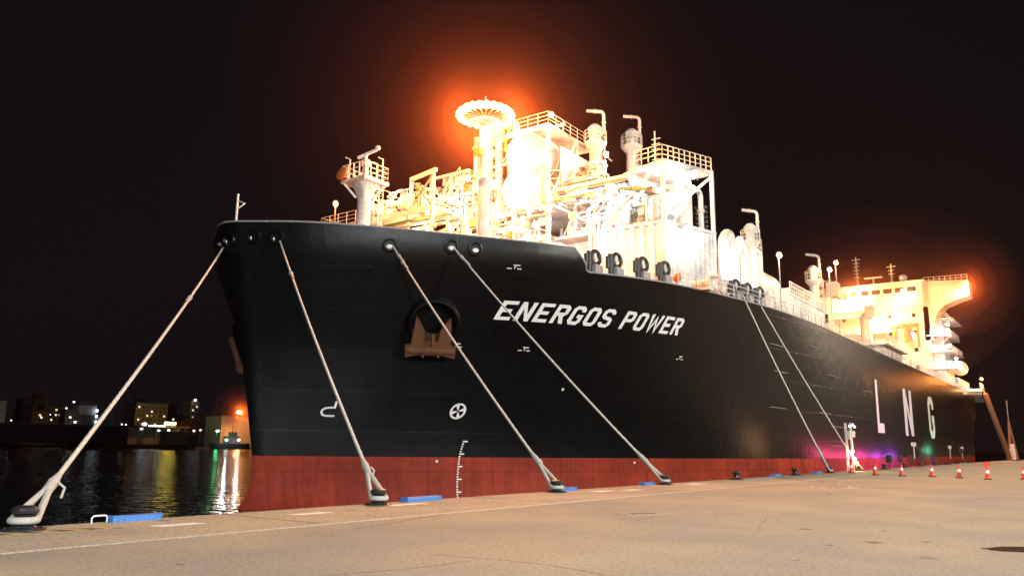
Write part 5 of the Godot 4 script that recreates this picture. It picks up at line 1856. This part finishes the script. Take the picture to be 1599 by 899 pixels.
func far_shore() -> void:
	var g := G.new()
	g.box(Vector3(300, -2.6, -820), Vector3(2000, 3.0, 600))
	structure("far_land", g, M["land"])
	g = G.new()
	g.box(Vector3(900, -2.0, -60), Vector3(560, 5.0, 700))
	structure("land_beyond_stern", g, M["land"])
	# navy floating dock with its crane, at the left
	var o := thing("floating_dock", Vector3(235, WATER, -440), "long dark navy floating dock lying low at the left", "dock")
	far_box(o, "pontoon", 120, 236, 0.6, 9.8, -452, -430, "far_navy")
	far_box(o, "walkway", 120, 236, 9.8, 10.2, -430.4, -429.6, "far_grey")
	far_box(o, "shed", 140, 177.5, 10, 21, -450, -440, "far_white")
	o = thing("dock_crane", Vector3(188, 10, -442), "dark quay crane rising behind the navy floating dock", "crane")
	far_box(o, "tower", 184.5, 190, 10, 20.5, -446, -440, "far_navy")
	far_box(o, "machine_house", 184, 191, 20.5, 23, -446, -440, "far_rust")
	g = G.new()
	g.bar(Vector3(189, 23, -443), Vector3(193, 33, -443), 0.8, 1.0)
	wpart(o, "jib", g, M["far_grey"])
	o = thing("navy_ship", Vector3(225, 9.8, -446), "pale lit superstructure of a ship standing in the floating dock", "ship")
	far_box(o, "house", 213, 224, 9.8, 15.6, -448, -440, "far_grey")
	far_box(o, "house", 214, 223, 15.6, 20.6, -448, -441, "far_white")
	far_box(o, "wheelhouse", 214, 223, 20.6, 22.6, -447, -440.6, "far_grey")
	far_box(o, "wing_house", 207, 213, 9.8, 18.2, -448, -441, "far_grey")
	for y in [12.0, 15.0, 18.0]:
		g = G.new()
		g.box(Vector3(222.6, y, -439.6), Vector3(0.8, 1.3, 0.3))
		wpart(o, "window_light", g, M["far_lamp_cool"])
	g = G.new()
	g.bar(Vector3(233, 10, -442), Vector3(231.6, 19, -442), 1.0, 1.0)
	wpart(o, "davit", g, M["far_grey"])
	for s in [[205.4, 18.6, 0.4, "small white lamp at the left end of the docked ship's upper deck"], [208.8, 22.0, 0.5, "white lamp above the docked ship's side house"], [210.5, 11.6, 0.65, "bright white lamp low in front of the docked ship"], [207.8, 14.0, 0.45, "white lamp midway up the docked ship's side house"], [193.5, 13.5, 0.4, "lone white lamp between the dock crane and the docked ship"], [179.6, 11.5, 0.3, "faint lamp at the foot of the dock crane"], [197.8, 15.0, 0.2, "faint high lamp between crane and docked ship"], [236, 11.2, 0.4, "left of two lamps at the right end of the floating dock"], [238.4, 11.0, 0.3, "right of two lamps at the right end of the floating dock"]]:
		harbour_lamp(s[0], s[1], -438, s[2], "far_lamp_white", Color.WHITE, 0.0, s[3], 9.8)
	# barge in front of the dock
	o = thing("barge", Vector3(255, WATER, -470), "low brown barge with a small red wheelhouse lying in the dark water", "barge")
	far_box(o, "barge_hull", 228, 300, -2.6, 0.4, -478, -466, "far_rust")
	far_box(o, "wheelhouse", 236, 241, 0.4, 4.6, -475, -470, "far_rust")
	far_box(o, "deck_house", 282, 296, 0.4, 8.0, -476, -468, "far_wall")
	far_box(o, "deck_house_roof", 281.5, 296.5, 8.0, 8.6, -476.5, -467.5, "far_white")
	far_box(o, "stern_cabin", 297, 305, -1.0, 6.6, -480, -470, "far_grey")
	# apartment blocks and sheds
	o = thing("apartment_block", Vector3(300, -1, -560), "wide brown apartment block with a few lit windows", "building")
	far_box(o, "wall", 311, 336, -1, 29, -576, -560, "far_wall")
	far_box(o, "roof", 310.5, 336.5, 29, 29.8, -577, -559, "far_grey")
	windows(o, 312, 335, 4, 28, -560, 7, 8, 0.2, 5, 1.1, 1.1)
	o = thing("apartment_block", Vector3(340, -1, -590), "narrow dark apartment block behind the wide brown one", "building")
	far_box(o, "wall", 349, 362, -1, 31, -606, -590, "far_dark")
	windows(o, 350, 361, 6, 29, -590, 3, 6, 0.12, 6)
	o = thing("tower_block", Vector3(366, -1, -580), "slender dim tower block with a white roof lamp", "building")
	far_box(o, "wall", 367, 374.5, -1, 34, -590, -580, "far_wall")
	windows(o, 367.6, 374, 6, 31, -580, 2, 9, 0.3, 8, 1.0, 1.2)
	o = thing("red_shed", Vector3(345, -1, -560), "dull red gabled shed between the tower blocks", "shed")
	g = G.new()
	g.prism(Vector3(347, 0, -552), PackedVector2Array([Vector2(-8, -1), Vector2(8, -1), Vector2(8, 16), Vector2(0, 21), Vector2(-8, 16)]), 10, Basis(Vector3(1, 0, 0), Vector3.UP, Vector3(0, 0, 1)))
	wpart(o, "wall", g, M["far_rust"])
	o = thing("filling_station", Vector3(315, -1, -520), "flat roofed harbour shed with a long white light strip and yellow sign", "shed")
	far_box(o, "roof", 292, 330, 11.6, 12.6, -534, -521, "far_grey")
	for x in [294, 306, 318, 328]: far_box(o, "column", x, x + 0.8, -1, 11.6, -524, -523, "far_grey")
	far_box(o, "back_wall", 292, 330, -1, 11.6, -534, -533, "far_wall")
	g = G.new()
	g.box(Vector3(305.4, 12.6, -520.6), Vector3(12, 0.7, 0.3))
	wpart(o, "light_strip", g, M["far_lamp_white"])
	g = G.new()
	g.box(Vector3(314.8, 14.4, -520.4), Vector3(8.2, 2.0, 0.5))
	wpart(o, "sign_light", g, M["lamp_yellow"])
	o = thing("orange_store", Vector3(365, -1, -520), "tall flat store wall lit orange by a lamp beside the ship's stem", "building")
	far_box(o, "wall", 355, 392, -1, 21, -540, -520, "far_white")
	far_box(o, "roof", 354.5, 392.5, 21, 21.6, -540.5, -519.5, "far_grey")
	o = thing("tugboat", Vector3(372, WATER, -500), "dark tugboat with two round white lamps in front of the orange store", "tugboat")
	g = G.new()
	g.prism(Vector3(350, WATER + 1.6, -500), PackedVector2Array([Vector2(-15, -3), Vector2(11, -3.4), Vector2(16, 0), Vector2(11, 3.4), Vector2(-15, 3)]), 4.2, Basis(Vector3(1, 0, 0), Vector3(0, 0, 1), Vector3.UP))
	wpart(o, "tug_hull", g, M["far_dark"])
	far_box(o, "tug_house", 346, 355, 1.4, 6.4, -503, -497, "far_grey")
	far_box(o, "tug_wheelhouse", 349, 353.5, 6.4, 9.4, -502, -498, "far_grey")
	g = G.new()
	g.cyl(Vector3(351, 9.4, -500), Vector3(351, 16, -500), 0.3, 0.15, 8)
	g.bar(Vector3(348.6, 13, -500), Vector3(353.4, 13, -500), 0.25, 0.25)
	wpart(o, "tug_mast", g, M["far_grey"])
	# more of the town and the shipyard's cranes, dim behind the dock
	for s in [[252.0, 270.0, 22.0, -600.0, 61, "low grey block behind the right end of the floating dock"], [276.0, 292.0, 27.0, -620.0, 62, "mid height grey block between the dock and the brown block"], [395.0, 404.0, 24.0, -640.0, 63, "small far block just left of the orange lamp"], [176.0, 196.0, 18.0, -600.0, 64, "low far block behind the dock crane"]]:
		o = thing("town_block", Vector3((s[0] + s[1]) * 0.5, -1, s[3]), s[5], "building", "town blocks behind the harbour")
		far_box(o, "wall", s[0], s[1], -1, s[2], s[3] - 12.0, s[3], "far_wall")
		far_box(o, "parapet", s[0] - 0.4, s[1] + 0.4, s[2], s[2] + 0.8, s[3] - 12.4, s[3] + 0.4, "far_grey")
		windows(o, s[0] + 1.0, s[1] - 1.0, 4, s[2] - 1.0, s[3], int((s[1] - s[0]) / 3.2), int(s[2] / 4.0), 0.28, s[4], 1.1, 1.1)
	for s in [[238.0, 62.0, -1, "tall dim lattice crane behind the docked ship"], [265.0, 52.0, 1, "dim lattice crane right of the docked ship"], [342.0, 50.0, -1, "dim lattice crane behind the red shed"]]:
		o = thing("harbour_crane", Vector3(s[0], -1, -610), s[3], "crane", "cranes of the far shipyard")
		g = G.new()
		for k in 4: g.bar(Vector3(s[0] + [-2, 2, -2, 2][k], -1, -610 + [-2, -2, 2, 2][k]), Vector3(s[0] + [-1.2, 1.2, -1.2, 1.2][k], s[1] * 0.6, -610 + [-1.2, -1.2, 1.2, 1.2][k]), 0.4, 0.4)
		for k in 6: g.bar(Vector3(s[0] - 1.8, k * s[1] * 0.1, -608), Vector3(s[0] + 1.8, (k + 1) * s[1] * 0.1, -608), 0.3, 0.3)
		wpart(o, "lattice_tower", g, M["far_grey"])
		g = G.new()
		g.bar(Vector3(s[0], s[1] * 0.6, -610), Vector3(s[0] + s[2] * 16.0, s[1], -610), 0.7, 1.0)
		wpart(o, "jib", g, M["far_grey"])
		far_box(o, "crane_cab", s[0] - 2.5, s[0] + 2.5, s[1] * 0.6, s[1] * 0.6 + 4.0, -613, -607, "far_rust")
	# lamps over there; those over the water draw their streaks in it
	for s in [
		[338.1, 9.8, -500, 0.9, "lamp_green", col(0.15, 1.0, 0.45), 0.0, "green white harbour lamp left of the orange store"],
		[341.7, 3.8, -494, 0.75, "lamp_cool", col(0.75, 0.85, 1.0), 0.0, "left round white lamp on the tugboat", 1.4],
		[351.5, 3.9, -494, 0.8, "lamp_white", col(1.0, 0.9, 0.8), 0.0, "right round white lamp on the tugboat", 1.4],
		[357.2, 23.6, -505, 1.6, "lamp_orange", col(1.0, 0.34, 0.08), 260.0, "big orange floodlamp above the orange store wall"],
		[284.0, 13.0, -500, 1.3, "far_lamp_cool", col(0.8, 0.95, 1.0), 0.0, "large pale blue lamp left of the shed's light strip"],
		[282.5, 10.0, -500, 0.8, "far_lamp_cool", Color.WHITE, 0.0, "smaller pale blue lamp under the large one"],
		[294.5, 9.2, -500, 0.75, "far_lamp_white", col(1.0, 0.95, 0.9), 0.0, "left white lamp under the shed roof"],
		[301.5, 9.5, -500, 0.8, "far_lamp_white", col(1.0, 0.95, 0.9), 0.0, "right white lamp under the shed roof"],
		[309.3, 13.6, -516, 0.5, "lamp_yellow", col(1.0, 0.72, 0.1), 0.0, "yellow lamp at the end of the yellow sign"],
		[320.0, 9.6, -500, 0.7, "far_lamp_white", Color.WHITE, 0.0, "white yard lamp right of the red shed"],
		[325.0, 10.2, -500, 0.6, "far_lamp_white", Color.WHITE, 0.0, "smaller white yard lamp right of the red shed"],
		[306.0, 3.8, -498, 0.8, "far_lamp_white", Color.WHITE, 0.0, "white lamp low over the water behind the barge"],
		[311.0, 4.2, -498, 0.7, "far_lamp_white", Color.WHITE, 0.0, "second white lamp low over the water behind the barge"],
		[368.6, 34.6, -578, 1.0, "far_lamp_white", Color.WHITE, 0.0, "white lamp on the slender tower block's roof", 34.0],
	]: harbour_lamp(s[0], s[1], s[2], s[3], s[4], s[5], s[6], s[7], s[8] if s.size() > 8 else -1.0)
	# lights of the town far beyond the stern
	for s in [[640.0, 17.0, 40.0, "far_lamp_white", "tiny white lamp of the far town past the stern, leftmost"], [655.0, 14.0, 40.0, "far_lamp_white", "tiny white lamp of the far town, lowest"], [660.0, 22.0, 52.0, "lamp_orange", "tiny orange lamp of the far town, highest"], [662.0, 16.0, 55.0, "far_lamp_white", "tiny white lamp of the far town under the orange one"], [668.0, 19.0, 62.0, "far_lamp_white", "tiny white lamp of the far town, rightmost"]]:
		harbour_lamp(s[0], s[1], s[2] - 62.0, 1.0, s[3], Color.WHITE, 0.0, s[4], 0.5)
